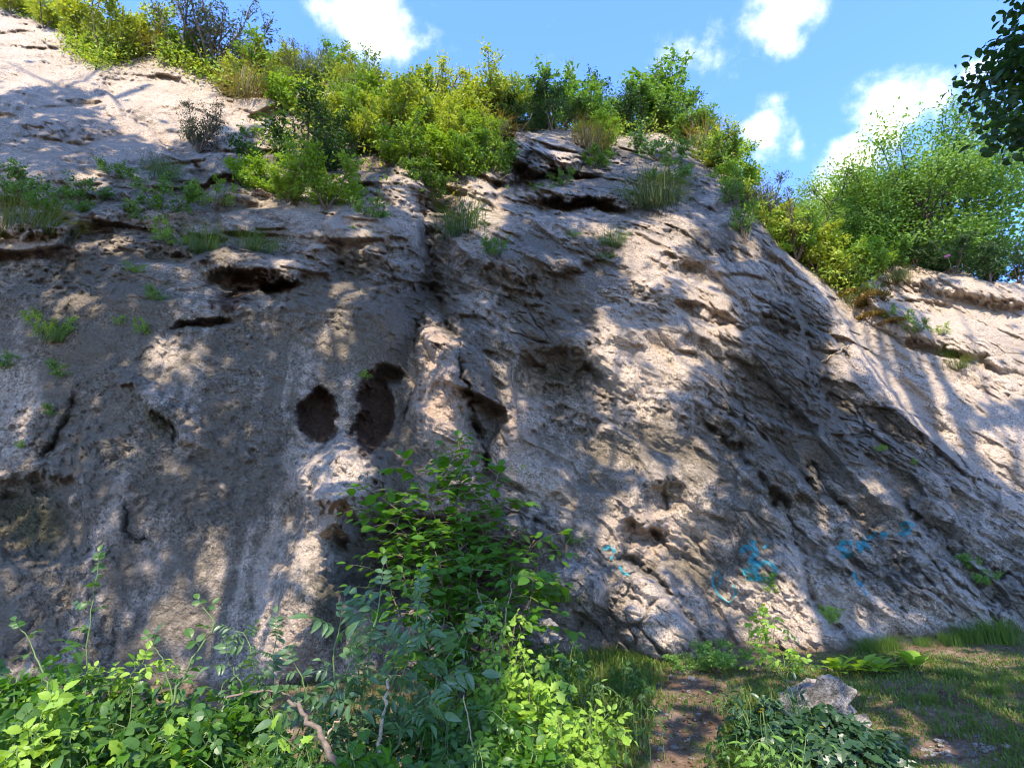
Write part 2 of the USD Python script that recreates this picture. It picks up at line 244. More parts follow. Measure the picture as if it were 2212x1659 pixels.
RIDGE = [(1560, 330), (1640, 455), (1700, 545), (1790, 632), (1850, 730), (1920, 830), (2000, 930), (2110, 1020), (2212, 1090), (2400, 1220), (2700, 1400)]
def cracks(q, seed, w):
    """1 on the joints between the blocks of a jittered lattice, 0 inside them."""
    r = np.random.default_rng(seed); q3 = q.reshape(-1, 3); c = np.unique(np.floor(q3).astype(np.int32), axis=0)
    nb = np.stack(np.meshgrid(*[[-1, 0, 1]] * 3, indexing='ij'), -1).reshape(-1, 3); c = np.unique((c[:, None] + nb[None]).reshape(-1, 3), axis=0)
    d, i = cKDTree(c + r.random(c.shape) * .95).query(q3, k=2)
    return np.exp(-((d[:, 1] - d[:, 0]) / w) ** 2).reshape(q.shape[:-1])
NU, NV = 1000, 590
uX = np.linspace(-330, 2560, NU)
rimY = np.interp(uX, RIM[:, 0], RIM[:, 1]) + 14 * fbm(np.stack([uX / 45, 0 * uX, 0 * uX], -1), 4, 9)
X = np.repeat(uX[None], NV, 0)
tv = np.linspace(0, 1, NV)[:, None]
Y = rimY[None] + (1640 - rimY[None]) * tv
t0 = hit(X, Y); D = ray(X, Y)
wp_ = [sum(a * fbm(np.stack([X / q, Y / q, 0 * X + 3], -1), 3, 11 + k) for k, (a, q) in enumerate(((17, 90), (11, 26), (6, 8)), 5 * m)) for m in (0, 1)]
Xw, Yw = X + wp_[0], Y + wp_[1]
rg = relief(Xw, Yw)
P0 = np.array([0, 0, EYE]) + D * t0[..., None]
# world-space breakage, run along the beds: dipping to the right on the right, level on the left
wr = sstep(1050, 1500, X + .25 * (Y - 800)); wtop = sstep(700, 420, Y) * (1 - wr)
wall = sstep(560, 680, Y) * (1 - sstep(850, 960, X))          # the smooth, streaked wall
warp = np.stack([fbm(P0 * .9, 3, 21), fbm(P0 * .9, 3, 22), fbm(P0 * .9, 3, 23)], -1)
Pw = P0 + .07 * warp + .055 * np.stack([fbm(P0 * 3.1, 3, 24 + k) for k in range(3)], -1) + .022 * np.stack([fbm(P0 * 9.5, 2, 27 + k) for k in range(3)], -1)
def bedded(p, ang, along, across):
    c, s = math.cos(ang), math.sin(ang)
    a, b = p[..., 0] * c + p[..., 2] * s, -p[..., 0] * s + p[..., 2] * c
    return np.stack([a * along, p[..., 1] * across * .6, b * across], -1)
qr, ql = bedded(Pw, math.radians(-47), .75, 1.6), bedded(Pw, math.radians(-12), .9, 1.4)
qt = bedded(Pw, math.radians(-22), .7, 1.7)
o = rg.copy()
soft = 1 - .82 * wall
o += wr * (facets(qr, 1, .19) + .9 * facets(bedded(Pw, math.radians(-47), 2.2, 3.0) + 7, 2, .085)) + (1 - wr) * soft * (facets(ql, 3, .24) + .85 * facets(qt * 2.4 + 3, 4, .085))
calm = 1 - .62 * np.maximum(sstep(.0, 14., polyline(RIDGE, X, Y)[0]), .6 * sstep(420, 300, Y + .25 * (X - 200)) * (X < 620))   # the smooth slabs
jag = lambda k, f, a: a * np.stack([fbm(P0 * f, 2, k), fbm(P0 * f, 2, k + 1), fbm(P0 * f, 2, k + 2)], -1)
f3 = facets(bedded(Pw + jag(31, 4, .07), math.radians(-28), 5.0, 6.5), 5, .060)
f4 = facets(bedded(P0 + jag(41, 9, .04), math.radians(-35), 11.0, 14.0), 6, .030)
rough = np.clip(.8 + 1.2 * fbm(P0 * .7, 3, 48), .25, 1.5)
o = rg + (o - rg) * calm
rough2 = np.clip(.55 + 2.2 * fbm(P0 * .9 + 5, 3, 47), .08, 1.5)
o += (.72 * f3 * rough2 * (1 - .6 * wall) + 1.15 * f4 * np.clip(rough2 + .3, 0, 1.2) * (1 - .3 * wall)) * calm
jm = np.clip(-.05 + 1.9 * fbm(P0 * .7 + 9, 3, 46), 0, 1) * (1 - .75 * wall) * (.45 + .55 * calm)
joint = np.maximum(cracks(np.where(wr[..., None] > .5, qr, ql) * .9 + jag(35, 5, .06), 71, .035) * jm, .6 * cracks(np.where(wr[..., None] > .5, qr, qt) * 2.3 + jag(38, 9, .08), 72, .06) * jm)
o += .16 * joint
rid = lambda q, s: 1 - np.abs(fbm(q, 3, s))
sparse = np.clip(fbm(P0 * .8, 3, 49) * 2.2, 0, 1)
Ps = P0 + .22 * warp
for fa, fc, am, sd in ((.55, 2.2, .13, 56), (1.2, 5.0, .06, 57)):
    o += am * wr * calm * sparse * rid(bedded(Ps, math.radians(-44), fa, fc), sd) ** 8
    o += am * .8 * (1 - wr) * calm * sparse * (1 - .8 * wall) * rid(bedded(Ps, math.radians(-16), fa * 1.3, fc), sd + 10) ** 8
o -= .09 * wall * fbm(np.stack([P0[..., 0] * 2.2, P0[..., 1], P0[..., 2] * .35], -1), 4, 52)
pits = np.clip(fbm(P0 * 9, 3, 53) - .05, 0, 1)
o += (.13 * pits * rough2 + .035 * fbm(P0 * 6, 4, 54)) * (1 - .35 * wall) * calm
o += .22 * fbm(P0 * .8, 4, 55) * (1 - .5 * wall)
# how far back the slab on the right lies
ds, al = polyline(RIDGE, X, Y)
back = sig(ds / 7) * np.clip(1.3 * (1 - al) ** 1.2, 0, 2)
o += back
Dn = D / np.linalg.norm(D, axis=-1, keepdims=True)
P = P0 + Dn * o[..., None]

def near(i): return gaussian_filter(i, 3)
# masks: where weathering has darkened the stone, lichen, moss; tan fresh stone, brown wash, soil
def el(cx, cy, a, b, ang=0, e=2):
    c, s = math.cos(math.radians(ang)), math.sin(math.radians(ang))
    u, v = ((Xw - cx) * c + (Yw - cy) * s) / a, (-(Xw - cx) * s + (Yw - cy) * c) / b
    return np.exp(-(u * u + v * v) ** (e / 2))
big = fbm(P0 * .55, 4, 61)
streak = 1.25 * fbm(np.stack([(P0[..., 0] + .12 * warp[..., 0]) * 4.2, P0[..., 1] * .5, P0[..., 2] * .24], -1), 4, 62)
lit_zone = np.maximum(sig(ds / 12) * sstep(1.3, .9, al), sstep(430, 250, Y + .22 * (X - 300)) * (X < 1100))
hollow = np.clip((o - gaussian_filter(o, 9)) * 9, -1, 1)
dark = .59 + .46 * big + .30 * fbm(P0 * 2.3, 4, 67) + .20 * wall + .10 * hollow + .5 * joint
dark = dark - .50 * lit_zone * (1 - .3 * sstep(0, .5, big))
dark += wall * .33 * np.tanh(2.6 * streak)
for a in ((470, 760, 60, 90, 0, .2), (1180, 680, 110, 130, 0, .45), (1220, 800, 80, 60, -30, .35), (1005, 790, 34, 150, -12, .6), (1060, 900, 24, 90, -6, .5), (1740, 820, 90, 180, -25, .3), (1640, 900, 90, 90, -40, .2), (720, 640, 120, 60, 0, .35), (520, 560, 130, 60, 10, .35), (150, 620, 200, 80, 5, .15), (700, 1300, 55, 110, 15, .45), (900, 1220, 180, 120, 0, .6), (1140, 340, 45, 55, 0, .3), (1450, 360, 90, 60, 0, .2), (1300, 420, 130, 40, 0, .2), (1610, 1110, 60, 60, 0, .35), (1900, 1250, 90, 60, 30, .2), (1400, 900, 90, 70, 0, .2), (1280, 1050, 80, 80, 0, .2)):
    dark += a[5] * el(*a[:5])
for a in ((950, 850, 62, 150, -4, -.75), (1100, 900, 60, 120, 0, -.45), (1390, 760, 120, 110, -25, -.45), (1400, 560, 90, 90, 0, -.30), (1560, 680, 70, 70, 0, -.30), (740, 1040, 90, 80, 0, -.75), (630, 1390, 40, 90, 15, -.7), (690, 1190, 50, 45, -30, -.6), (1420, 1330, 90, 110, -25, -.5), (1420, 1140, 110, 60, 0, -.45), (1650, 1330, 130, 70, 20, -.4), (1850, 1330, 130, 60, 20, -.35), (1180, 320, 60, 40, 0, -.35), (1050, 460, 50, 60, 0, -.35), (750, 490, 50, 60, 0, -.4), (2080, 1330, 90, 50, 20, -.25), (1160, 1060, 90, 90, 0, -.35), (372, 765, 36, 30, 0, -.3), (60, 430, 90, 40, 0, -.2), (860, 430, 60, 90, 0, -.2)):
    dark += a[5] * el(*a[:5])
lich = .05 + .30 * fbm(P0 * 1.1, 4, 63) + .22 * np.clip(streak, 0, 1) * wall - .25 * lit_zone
for a in ((450, 1090, 60, 90, 0, .40), (815, 720, 28, 90, 0, .55), (740, 940, 30, 90, 0, .5), (600, 1230, 34, 40, 30, .6), (470, 720, 40, 120, 0, .3), (1640, 1120, 90, 80, -20, .4), (2030, 1345, 50, 24, 12, .7), (1950, 1320, 60, 26, 12, .4), (400, 1050, 120, 130, 0, .2), (1510, 1050, 120, 120, 0, .2), (1240, 1230, 30, 24, 0, .6)):
    lich += a[5] * el(*a[:5])
moss = -.15 + .22 * fbm(P0 * 1.3, 4, 64)
for a in ((70, 1130, 130, 80, 20, .75), (330, 890, 90, 34, 36, .45), (130, 930, 70, 90, 0, .4), (330, 1000, 60, 120, 0, .3), (1090, 800, 40, 150, 0, .35), (1080, 960, 34, 60, 0, .3), (1190, 820, 70, 50, 0, .45), (640, 720, 120, 80, 0, .2), (740, 560, 70, 40, 50, .4), (690, 1330, 60, 100, 0, .45), (900, 1200, 180, 100, 0, .6), (1290, 700, 40, 40, 0, .3), (900, 600, 60, 120, 0, .3), (1200, 1330, 70, 90, 0, .3)):
    moss += a[5] * el(*a[:5])
tan = .25 * np.clip(fbm(P0 * .9, 3, 65), 0, 1)
for a in ((950, 850, 60, 130, -4, .9), (950, 700, 40, 40, 0, .6), (1100, 930, 60, 120, 0, .6), (1380, 1150, 90, 60, 0, .6), (640, 1400, 50, 70, 0, .7), (1530, 1390, 60, 50, 30, .7), (1190, 600, 90, 40, 0, .4), (1380, 480, 60, 50, 0, .3), (200, 300, 90, 80, 0, .15)):
    tan += a[5] * el(*a[:5])
brown = np.zeros(X.shape)
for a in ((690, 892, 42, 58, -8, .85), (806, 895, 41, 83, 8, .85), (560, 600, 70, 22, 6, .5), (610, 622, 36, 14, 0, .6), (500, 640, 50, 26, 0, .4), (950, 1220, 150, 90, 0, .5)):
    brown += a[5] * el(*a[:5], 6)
soil = .85 * np.maximum(sstep(12, 0, (Y - rimY[None])) * (X < 1600), el(930, 270, 150, 90, 0, 4) + .8 * el(700, 300, 130, 60, 30, 4)) * sstep(-.25, .15, fbm(P0 * 1.6, 3, 66)) + .8 * (1 - sstep(0, .12, P[..., 2] - ground_z(P[..., 0], P[..., 1])))
for a in (dark, lich, moss, tan, brown, soil): np.clip(a, 0, 1.2, out=a)
i, j = np.meshgrid(np.arange(NV - 1), np.arange(NU - 1), indexing='ij')
vid = lambda a, b: a * NU + b
quads = np.stack([vid(i, j), vid(i + 1, j), vid(i + 1, j + 1), vid(i, j + 1)], -1).reshape(-1, 4)
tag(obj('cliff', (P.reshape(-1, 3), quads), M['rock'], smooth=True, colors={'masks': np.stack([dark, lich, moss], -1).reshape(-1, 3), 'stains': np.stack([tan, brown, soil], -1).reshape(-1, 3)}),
    'tall grey and tan limestone cliff with streaks, cracks and ledges', kind='structure')
cliff_tree = cKDTree(np.stack([X.ravel(), Y.ravel()], -1))
def at(x, y, lift=0.):
    """The point of the cliff seen at a place in the photograph."""
    jj = np.clip(np.searchsorted(uX, x), 0, NU - 1)
    ii = int(np.clip(round((y - rimY[jj]) / (1640 - rimY[jj]) * (NV - 1)), 0, NV - 1))
    return P[ii, jj] - Dn[ii, jj] * lift
# the hill behind the rim
NB = 40
back_t = np.linspace(0, 1, NB) ** 1.6
sub = slice(0, NU, 3)
R0 = P[0, sub]
slope = np.interp(uX[sub], [-330, 300, 700, 1000, 1500, 1800, 2100, 2560], [.75, .72, .55, .5, .35, .25, .35, .4])
H = R0[None] + np.stack([0 * slope[None] + 0 * back_t[:, None], 45 * back_t[:, None] + 0 * slope[None], (45 * back_t[:, None]) * slope[None] * np.exp(-1.2 * back_t[:, None])], -1)
H[..., 2] += .5 * fbm(H * .4, 4, 71) * sstep(0, .03, back_t)[:, None] - .03
H[0, :, 1] -= .05; H[0, :, 2] -= .25
nb, nu = H.shape[:2]
i, j = np.meshgrid(np.arange(nb - 1), np.arange(nu - 1), indexing='ij')
vid2 = lambda a, b: a * nu + b
hq = np.stack([vid2(i, j), vid2(i, j + 1), vid2(i + 1, j + 1), vid2(i + 1, j)], -1).reshape(-1, 4)
def soil_material(name, a, b, c, scale=3.):
    n = {'g': ('geometry', {}), 'n1': ('noise_texture', {'scale': scale, 'detail': 8., 'roughness': .7}), 'n2': ('noise_texture', {'scale': scale * 14, 'detail': 5., 'roughness': .7}), 'r': ('rgb_ramp', {'ramp': [(.32, a), (.5, b), (.66, c)]}), 'sp': ('map_range', {'from_min': .3, 'from_max': .7, 'to_min': .6, 'to_max': 1.4}), 'k': ('vector_math', {'math_type': 'scale'}), 'b': ('bump', {'strength': .7, 'distance': .03}), 'p': ('principled_bsdf', {'roughness': .95, 'specular_ior_level': .1})}
    return material(name, n, [('g.position', 'n1.vector'), ('g.position', 'n2.vector'), ('n1.fac', 'r.fac'), ('r.color', 'k.vector1'), ('n2.fac', 'sp.value'), ('sp.result', 'k.scale'), ('k.vector', 'p.base_color'), ('n2.fac', 'b.height'), ('b.normal', 'p.normal')], surface='p.BSDF')
M['hill'] = soil_material('hill_turf', (.045, .06, .02), (.085, .10, .03), (.15, .12, .06), 1.2)
tag(obj('hill', (H.reshape(-1, 3), hq), M['hill'], smooth=True), 'grassy hill rising behind the cliff rim', kind='structure')
gx = np.concatenate([np.linspace(-120, -9, 30)[:-1], np.linspace(-9, 11, 300), np.linspace(11, 120, 30)[1:]])
gy = np.concatenate([np.linspace(-120, -3, 30)[:-1], np.linspace(-3, 11, 260), np.linspace(11, 130, 20)[1:]])
gX, gY = np.meshgrid(gx, gy)
gZ = ground_z(gX, gY) - .4 * sstep(14, 40, gY) * 0
G = np.stack([gX, gY, gZ], -1)
G[..., 2] += .018 * fbm(G * 9, 3, 81)
i, j = np.meshgrid(np.arange(len(gy) - 1), np.arange(len(gx) - 1), indexing='ij')
vid3 = lambda a, b: a * len(gx) + b
M['ground'] = soil_material('earth', (.070, .043, .027), (.13, .086, .055), (.21, .155, .105), 2.2)
tag(obj('ground', (G.reshape(-1, 3), np.stack([vid3(i, j), vid3(i, j + 1), vid3(i + 1, j + 1), vid3(i + 1, j)], -1).reshape(-1, 4)), M['ground'], smooth=True), 'sloping earth at the foot of the cliff', kind='structure')

# ------------------------------------------------------------------ plants: building blocks
def tube(pts, radii, sides=5):
    p = np.asarray(pts, float); t = np.gradient(p, axis=0); t /= np.linalg.norm(t, axis=1, keepdims=True) + 1e-9
    a = np.cross(t, np.where(np.abs(t[:, 2:]) < .9, [0, 0, 1.], [1., 0, 0])); a /= np.linalg.norm(a, axis=1, keepdims=True) + 1e-9
    b, an = np.cross(t, a), np.arange(sides) * 2 * np.pi / sides
    v = p[:, None] + np.broadcast_to(radii, (len(p),))[:, None, None] * (np.cos(an)[None, :, None] * a[:, None] + np.sin(an)[None, :, None] * b[:, None])
    i, j = np.meshgrid(np.arange(len(p) - 1), np.arange(sides), indexing='ij')
    q = np.stack([i * sides + j, i * sides + (j + 1) % sides, (i + 1) * sides + (j + 1) % sides, (i + 1) * sides + j], -1).reshape(-1, 4)
    return v.reshape(-1, 3), np.vstack([q[:, [0, 1, 2]], q[:, [0, 2, 3]]])

def join(parts):
    off, V, Fs = 0, [], []
    for v, f in parts:
        V.append(v); Fs.append(np.asarray(f) + off); off += len(v)
    return np.vstack(V), np.vstack(Fs)

# leaf outlines in (along, across): the blade is folded along its midrib and bent down to the tip
def outline(pts, fold=.22, droop=.25):
    pts = np.asarray(pts, float)                     # right-hand edge from base to tip
    k = len(pts)
    mid = np.stack([pts[:, 0], 0 * pts[:, 0], -droop * pts[:, 0] ** 2], 1)
    r = np.stack([pts[:, 0], pts[:, 1], fold * pts[:, 1] - droop * pts[:, 0] ** 2], 1); lft = r * [1, -1, 1]
    V = np.vstack([mid, r[1:-1], lft[1:-1]]); nr = k - 2
    f = []
    for s, base in ((1, k), (-1, k + nr)):
        ids = [0] + list(range(base, base + nr)) + [k - 1]
        for q in range(k - 1):
            for tri in ((q, ids[q], ids[q + 1]), (q, ids[q + 1], q + 1)):
                if len(set(tri)) == 3: f.append(tri if s < 0 else tri[::-1])
    return V, np.array(f)
LEAF = {'dart': (np.array([[0, 0, 0], [.45, .28, .06], [1, 0, -.15], [.45, -.28, .06]]), np.array([[0, 1, 2], [0, 2, 3]])),
        'oval': outline([(0, 0), (.25, .26), (.55, .33), (.82, .2), (1, 0)]),
        'elder': outline([(0, 0), (.2, .17), (.45, .22), (.75, .14), (1, 0)], .3, .45),
        'round': outline([(0, 0), (.12, .3), (.45, .45), (.78, .32), (1, 0)], .15, .2),
        'lance': outline([(0, 0), (.25, .15), (.55, .17), (.82, .09), (1, 0)], .3, .35),
        'tooth': outline([(0, 0), (.1, .22), (.22, .24), (.26, .34), (.42, .33), (.46, .4), (.6, .3), (.66, .32), (.8, .17), (1, 0)], .2, .25),
        'lobed': outline([(0, 0), (.02, .35), (.25, .28), (.35, .52), (.55, .3), (.75, .3), (1, 0)], .12, .2),
        'card': (np.array([[0, 0, 0], [.5, .33, .05], [1, 0, -.1], [.5, -.33, .05]]), np.array([[0, 1, 2], [0, 2, 3]]))}

def frames(fwd, nrm):
    x = fwd / (np.linalg.norm(fwd, axis=1, keepdims=True) + 1e-9)
    y = np.cross(nrm, x); y /= np.linalg.norm(y, axis=1, keepdims=True) + 1e-9
    return np.stack([x, y, np.cross(x, y)], 2)

def leaves(kind, pos, fwd, nrm, size):
    """All the leaves as one mesh: a copy of the outline at each place."""
    v, f = LEAF[kind]; R = frames(fwd, nrm); n = len(pos)
    V = pos[:, None] + np.einsum('nij,kj->nki', R, v) * np.broadcast_to(size, (n,))[:, None, None]
    return V.reshape(-1, 3), (f[None] + (np.arange(n) * len(v))[:, None, None]).reshape(-1, 3)

def unit(r, n, z=1.):
    v = r.normal(size=(n, 3)) * [1, 1, z]; return v / np.linalg.norm(v, axis=1, keepdims=True)

def sun_plane(p):
    a = np.cross(SUN, [0, 0, 1.]); a /= np.linalg.norm(a); b = np.cross(a, SUN)
    return np.stack([p @ a, p @ b], -1)

# ------------------------------------------------------------------ the wood behind the viewer, whose gaps let the sun through
r = np.random.default_rng(100)
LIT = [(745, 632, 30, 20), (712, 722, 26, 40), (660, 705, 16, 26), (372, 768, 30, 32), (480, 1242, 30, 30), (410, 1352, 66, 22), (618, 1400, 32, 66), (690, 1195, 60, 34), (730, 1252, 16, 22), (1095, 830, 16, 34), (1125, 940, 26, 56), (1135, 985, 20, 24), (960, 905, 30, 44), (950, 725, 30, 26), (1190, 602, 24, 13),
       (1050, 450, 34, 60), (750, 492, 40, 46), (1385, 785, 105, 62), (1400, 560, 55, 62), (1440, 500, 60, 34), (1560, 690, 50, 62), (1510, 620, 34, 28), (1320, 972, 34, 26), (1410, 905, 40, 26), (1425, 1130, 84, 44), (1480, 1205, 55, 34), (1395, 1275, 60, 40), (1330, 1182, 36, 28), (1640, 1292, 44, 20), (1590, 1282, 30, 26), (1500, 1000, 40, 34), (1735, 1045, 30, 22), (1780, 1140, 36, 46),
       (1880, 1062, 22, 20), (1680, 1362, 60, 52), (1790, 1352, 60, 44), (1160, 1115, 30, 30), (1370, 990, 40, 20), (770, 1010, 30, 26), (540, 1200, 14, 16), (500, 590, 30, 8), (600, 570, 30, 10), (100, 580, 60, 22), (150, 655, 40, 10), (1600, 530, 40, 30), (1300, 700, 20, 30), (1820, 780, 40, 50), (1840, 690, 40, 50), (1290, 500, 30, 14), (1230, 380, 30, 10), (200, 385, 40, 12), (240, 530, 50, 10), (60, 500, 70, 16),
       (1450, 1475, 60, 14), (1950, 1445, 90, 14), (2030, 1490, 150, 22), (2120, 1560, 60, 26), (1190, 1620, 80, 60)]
BOUND = np.array([(-400, 170), (0, 195), (60, 190), (180, 188), (215, 235), (330, 305), (420, 305), (470, 262), (540, 290), (650, 420), (760, 400), (830, 400), (1000, 360), (1070, 310), (1100, 120), (1440, 110), (1520, 300), (1570, 380), (1640, 470), (1720, 560), (1800, 660), (1860, 760), (1920, 860), (2010, 950), (2212, 1040), (2600, 1150)], float)
lit = Y < np.interp(X, BOUND[:, 0], BOUND[:, 1]) + 22 * fbm(np.stack([X / 50, Y / 50, 0 * X], -1), 3, 91)
lit &= ~((X > 1940) & (Y < 640 + .12 * (X - 1940) + 15 * fbm(np.stack([X / 30, Y / 30, 0 * X], -1), 2, 92)))
lit &= ~((X > 2040) & (np.abs(Y - 900 + .05 * (X - 2100)) < 34))
wob = 1 + .35 * fbm(np.stack([X / 24, Y / 24, 0 * X], -1), 3, 93)
for (a, b, c, d) in LIT:
    lit |= ((X - a) / c) ** 2 + ((Y - b) / d) ** 2 < wob
pts = [P[lit]]
hp = H[:12].reshape(-1, 3)[::2]                                   # the hill above the lit rim, and what grows there
for up_ in np.arange(0, 5.5, .5): pts.append(hp[((hp[:, 0] < .2) & (up_ < 2.6)) | (hp[:, 0] > 5.2)] + [0, 0, up_])
def disc(X0, Y0, rx, ry, dist, n=160):
    a, q = r.random(n) * 6.283, np.sqrt(r.random(n)); d = ray(X0 + rx * q * np.cos(a), Y0 + ry * q * np.sin(a))
    return np.array([0, 0, EYE]) + d * dist
for args in ((950, 1040, 150, 60, 4.3), (1090, 1030, 60, 24, 4.3), (1000, 1190, 100, 24, 4.0), (1130, 1170, 40, 24, 4.2), (1085, 1390, 44, 80, 3.7), (1110, 1480, 40, 40, 3.5), (1190, 1600, 90, 60, 3.3), (1450, 1472, 60, 14, 5.0), (1950, 1445, 110, 16, 6.2), (2020, 1480, 60, 14, 5.8), (1740, 1430, 60, 20, 5.6), (390, 1340, 40, 20, 3.2), (200, 1235, 20, 16, 3.3)):
    pts.append(disc(*args))
top = P[0, ::2]; top = top[(uX[::2] < 1090) | (uX[::2] > 1490)]
for up_ in np.arange(.2, 2.6, .3):
    for fw in (0., .5, 1.): pts.append(top + [0, -fw, up_])
gl = P[(X > 540) & (X < 1080) & (Y < 420)][::7]
for fw in (.4, .8): pts.append(gl + [0, -fw, .3])
lit_pts = np.vstack(pts)
lt = cKDTree(sun_plane(lit_pts))
WOOD = [(-10.2, -.6, 1.2), (-7.2, -1.4, 1.25), (-4.1, -.6, 1.3), (-1.4, -1.6, 1.28), (2.0, -.9, 1.3), (5.1, -1.4, 1.25), (8.2, -.4, 1.15)]
M['bark'] = plain('bark', (.05, .042, .034), (.15, .125, .10), 9., .9, .2, .8)
M['twig'] = plain('twig', (.07, .055, .04), (.17, .13, .09), 30.)
M['wood_leaf'] = leaf_material('wood_leaf', (.10, .17, .05), (.15, .21, .07), .5)
for k, (tx, ty, s) in enumerate(WOOD):
    gz = float(ground_z(tx, ty)); h = 21 * s
    tr = thing('tree', ['tall broadleaf tree behind the viewer, leftmost of the wood', 'tall broadleaf tree behind the viewer, second from the left', 'tall broadleaf tree behind the viewer, third from the left', 'tall broadleaf tree behind the viewer, fourth from the left', 'tall broadleaf tree behind the viewer, third from the right', 'tall broadleaf tree behind the viewer, second from the right', 'tall broadleaf tree behind the viewer, rightmost of the wood'][k], 'tree', (tx, ty, gz), group='trees of the wood behind the viewer')
    bend = r.normal(size=2) * .4
    zz = np.linspace(0, h * .9, 12); tp = np.stack([bend[0] * np.sin(zz / 6), bend[1] * np.sin(zz / 7), zz], 1)
    limbs = [tube(tp, .26 * s * (1 - zz / h * .9) + .02, 8)]
    n = 11500
    q = unit(r, n) * (r.random(n) ** .45)[:, None]
    c = q * [2.7, 2.5, 8.2 * s] + [bend[0], bend[1], h * .60]
    clump = nz(c * .75 + 10 * k, 7)
    c = c[(clump > .26) & (c[:, 2] > 4.7)]
    for b in range(26):
        z0 = h * r.uniform(.2, .85); e = c[r.integers(len(c))]; e = e + [0, 0, .3]
        s0 = np.array([bend[0] * np.sin(z0 / 6), bend[1] * np.sin(z0 / 7), z0]); m_ = (s0 + e) / 2 + r.normal(size=3) * .25
        limbs.append(tube(np.array([s0, (s0 + m_) / 2, m_, e]), [.075, .06, .045, .012], 5))
    wp = c + [tx, ty, gz]
    d, _ = lt.query(sun_plane(wp), k=1)
    keep = (d > .13) | (r.random(len(c)) < .015)
    view = np.einsum('ij,j->i', wp - [0, 0, EYE], np.array([0, math.cos(PITCH), math.sin(PITCH)]))
    hi_ = (wp[:, 1] * -math.sin(PITCH) + (wp[:, 2] - EYE) * math.cos(PITCH)) / np.maximum(view, .01); wd = np.abs(wp[:, 0]) / np.maximum(view, .01)
    keep &= ~((view > .1) & (hi_ < .68) & (wd < .9))
    c = c[keep]
    obj('trunk', join(limbs), M['bark'], tr, smooth=True)
    tag(obj('crown', leaves('card', c, unit(r, len(c), .5), unit(r, len(c)) + [0, 0, .8], r.uniform(.2, .3, len(c))), M['wood_leaf'], tr), kind='stuff')

# ------------------------------------------------------------------ foliage materials
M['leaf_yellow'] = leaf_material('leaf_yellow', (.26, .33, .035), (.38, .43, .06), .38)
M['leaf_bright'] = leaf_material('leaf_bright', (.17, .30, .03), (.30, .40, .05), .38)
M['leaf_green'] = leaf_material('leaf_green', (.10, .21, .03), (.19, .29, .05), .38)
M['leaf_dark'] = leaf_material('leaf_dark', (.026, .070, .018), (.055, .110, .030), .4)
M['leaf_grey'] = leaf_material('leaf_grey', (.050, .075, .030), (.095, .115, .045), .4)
M['leaf_elder'] = leaf_material('leaf_elder', (.075, .145, .052), (.130, .210, .085), .38, .38, .5)
M['leaf_hazel'] = leaf_material('leaf_hazel', (.050, .140, .010), (.105, .210, .015), .5, .45)
M['leaf_bramble'] = leaf_material('leaf_bramble', (.042, .110, .018), (.110, .190, .028), .42, .42, .45)
M['leaf_ivy'] = leaf_material('leaf_ivy', (.022, .058, .020), (.055, .105, .038), .3, .4, .45)
M['blade'] = leaf_material('grass_blade', (.065, .130, .018), (.155, .200, .032), .4)
M['blade_lit'] = leaf_material('grass_blade_pale', (.085, .115, .022), (.155, .160, .045), .45)
M['blade_dry'] = leaf_material('grass_blade_dry', (.16, .13, .05), (.26, .20, .09), .4)
M['red_leaf'] = leaf_material('stonecrop_leaf', (.17, .10, .025), (.20, .18, .035), .35)
M['green_stem'] = plain('green_stem', (.06, .105, .025), (.11, .16, .05), 30., .6)
M['petal_yellow'] = leaf_material('petal_yellow', (.55, .38, .01), (.65, .45, .02), .3)
M['petal_purple'] = leaf_material('petal_purple', (.20, .08, .42), (.28, .12, .5), .3)
M['petal_white'] = leaf_material('petal_white', (.6, .6, .55), (.7, .7, .66), .3)

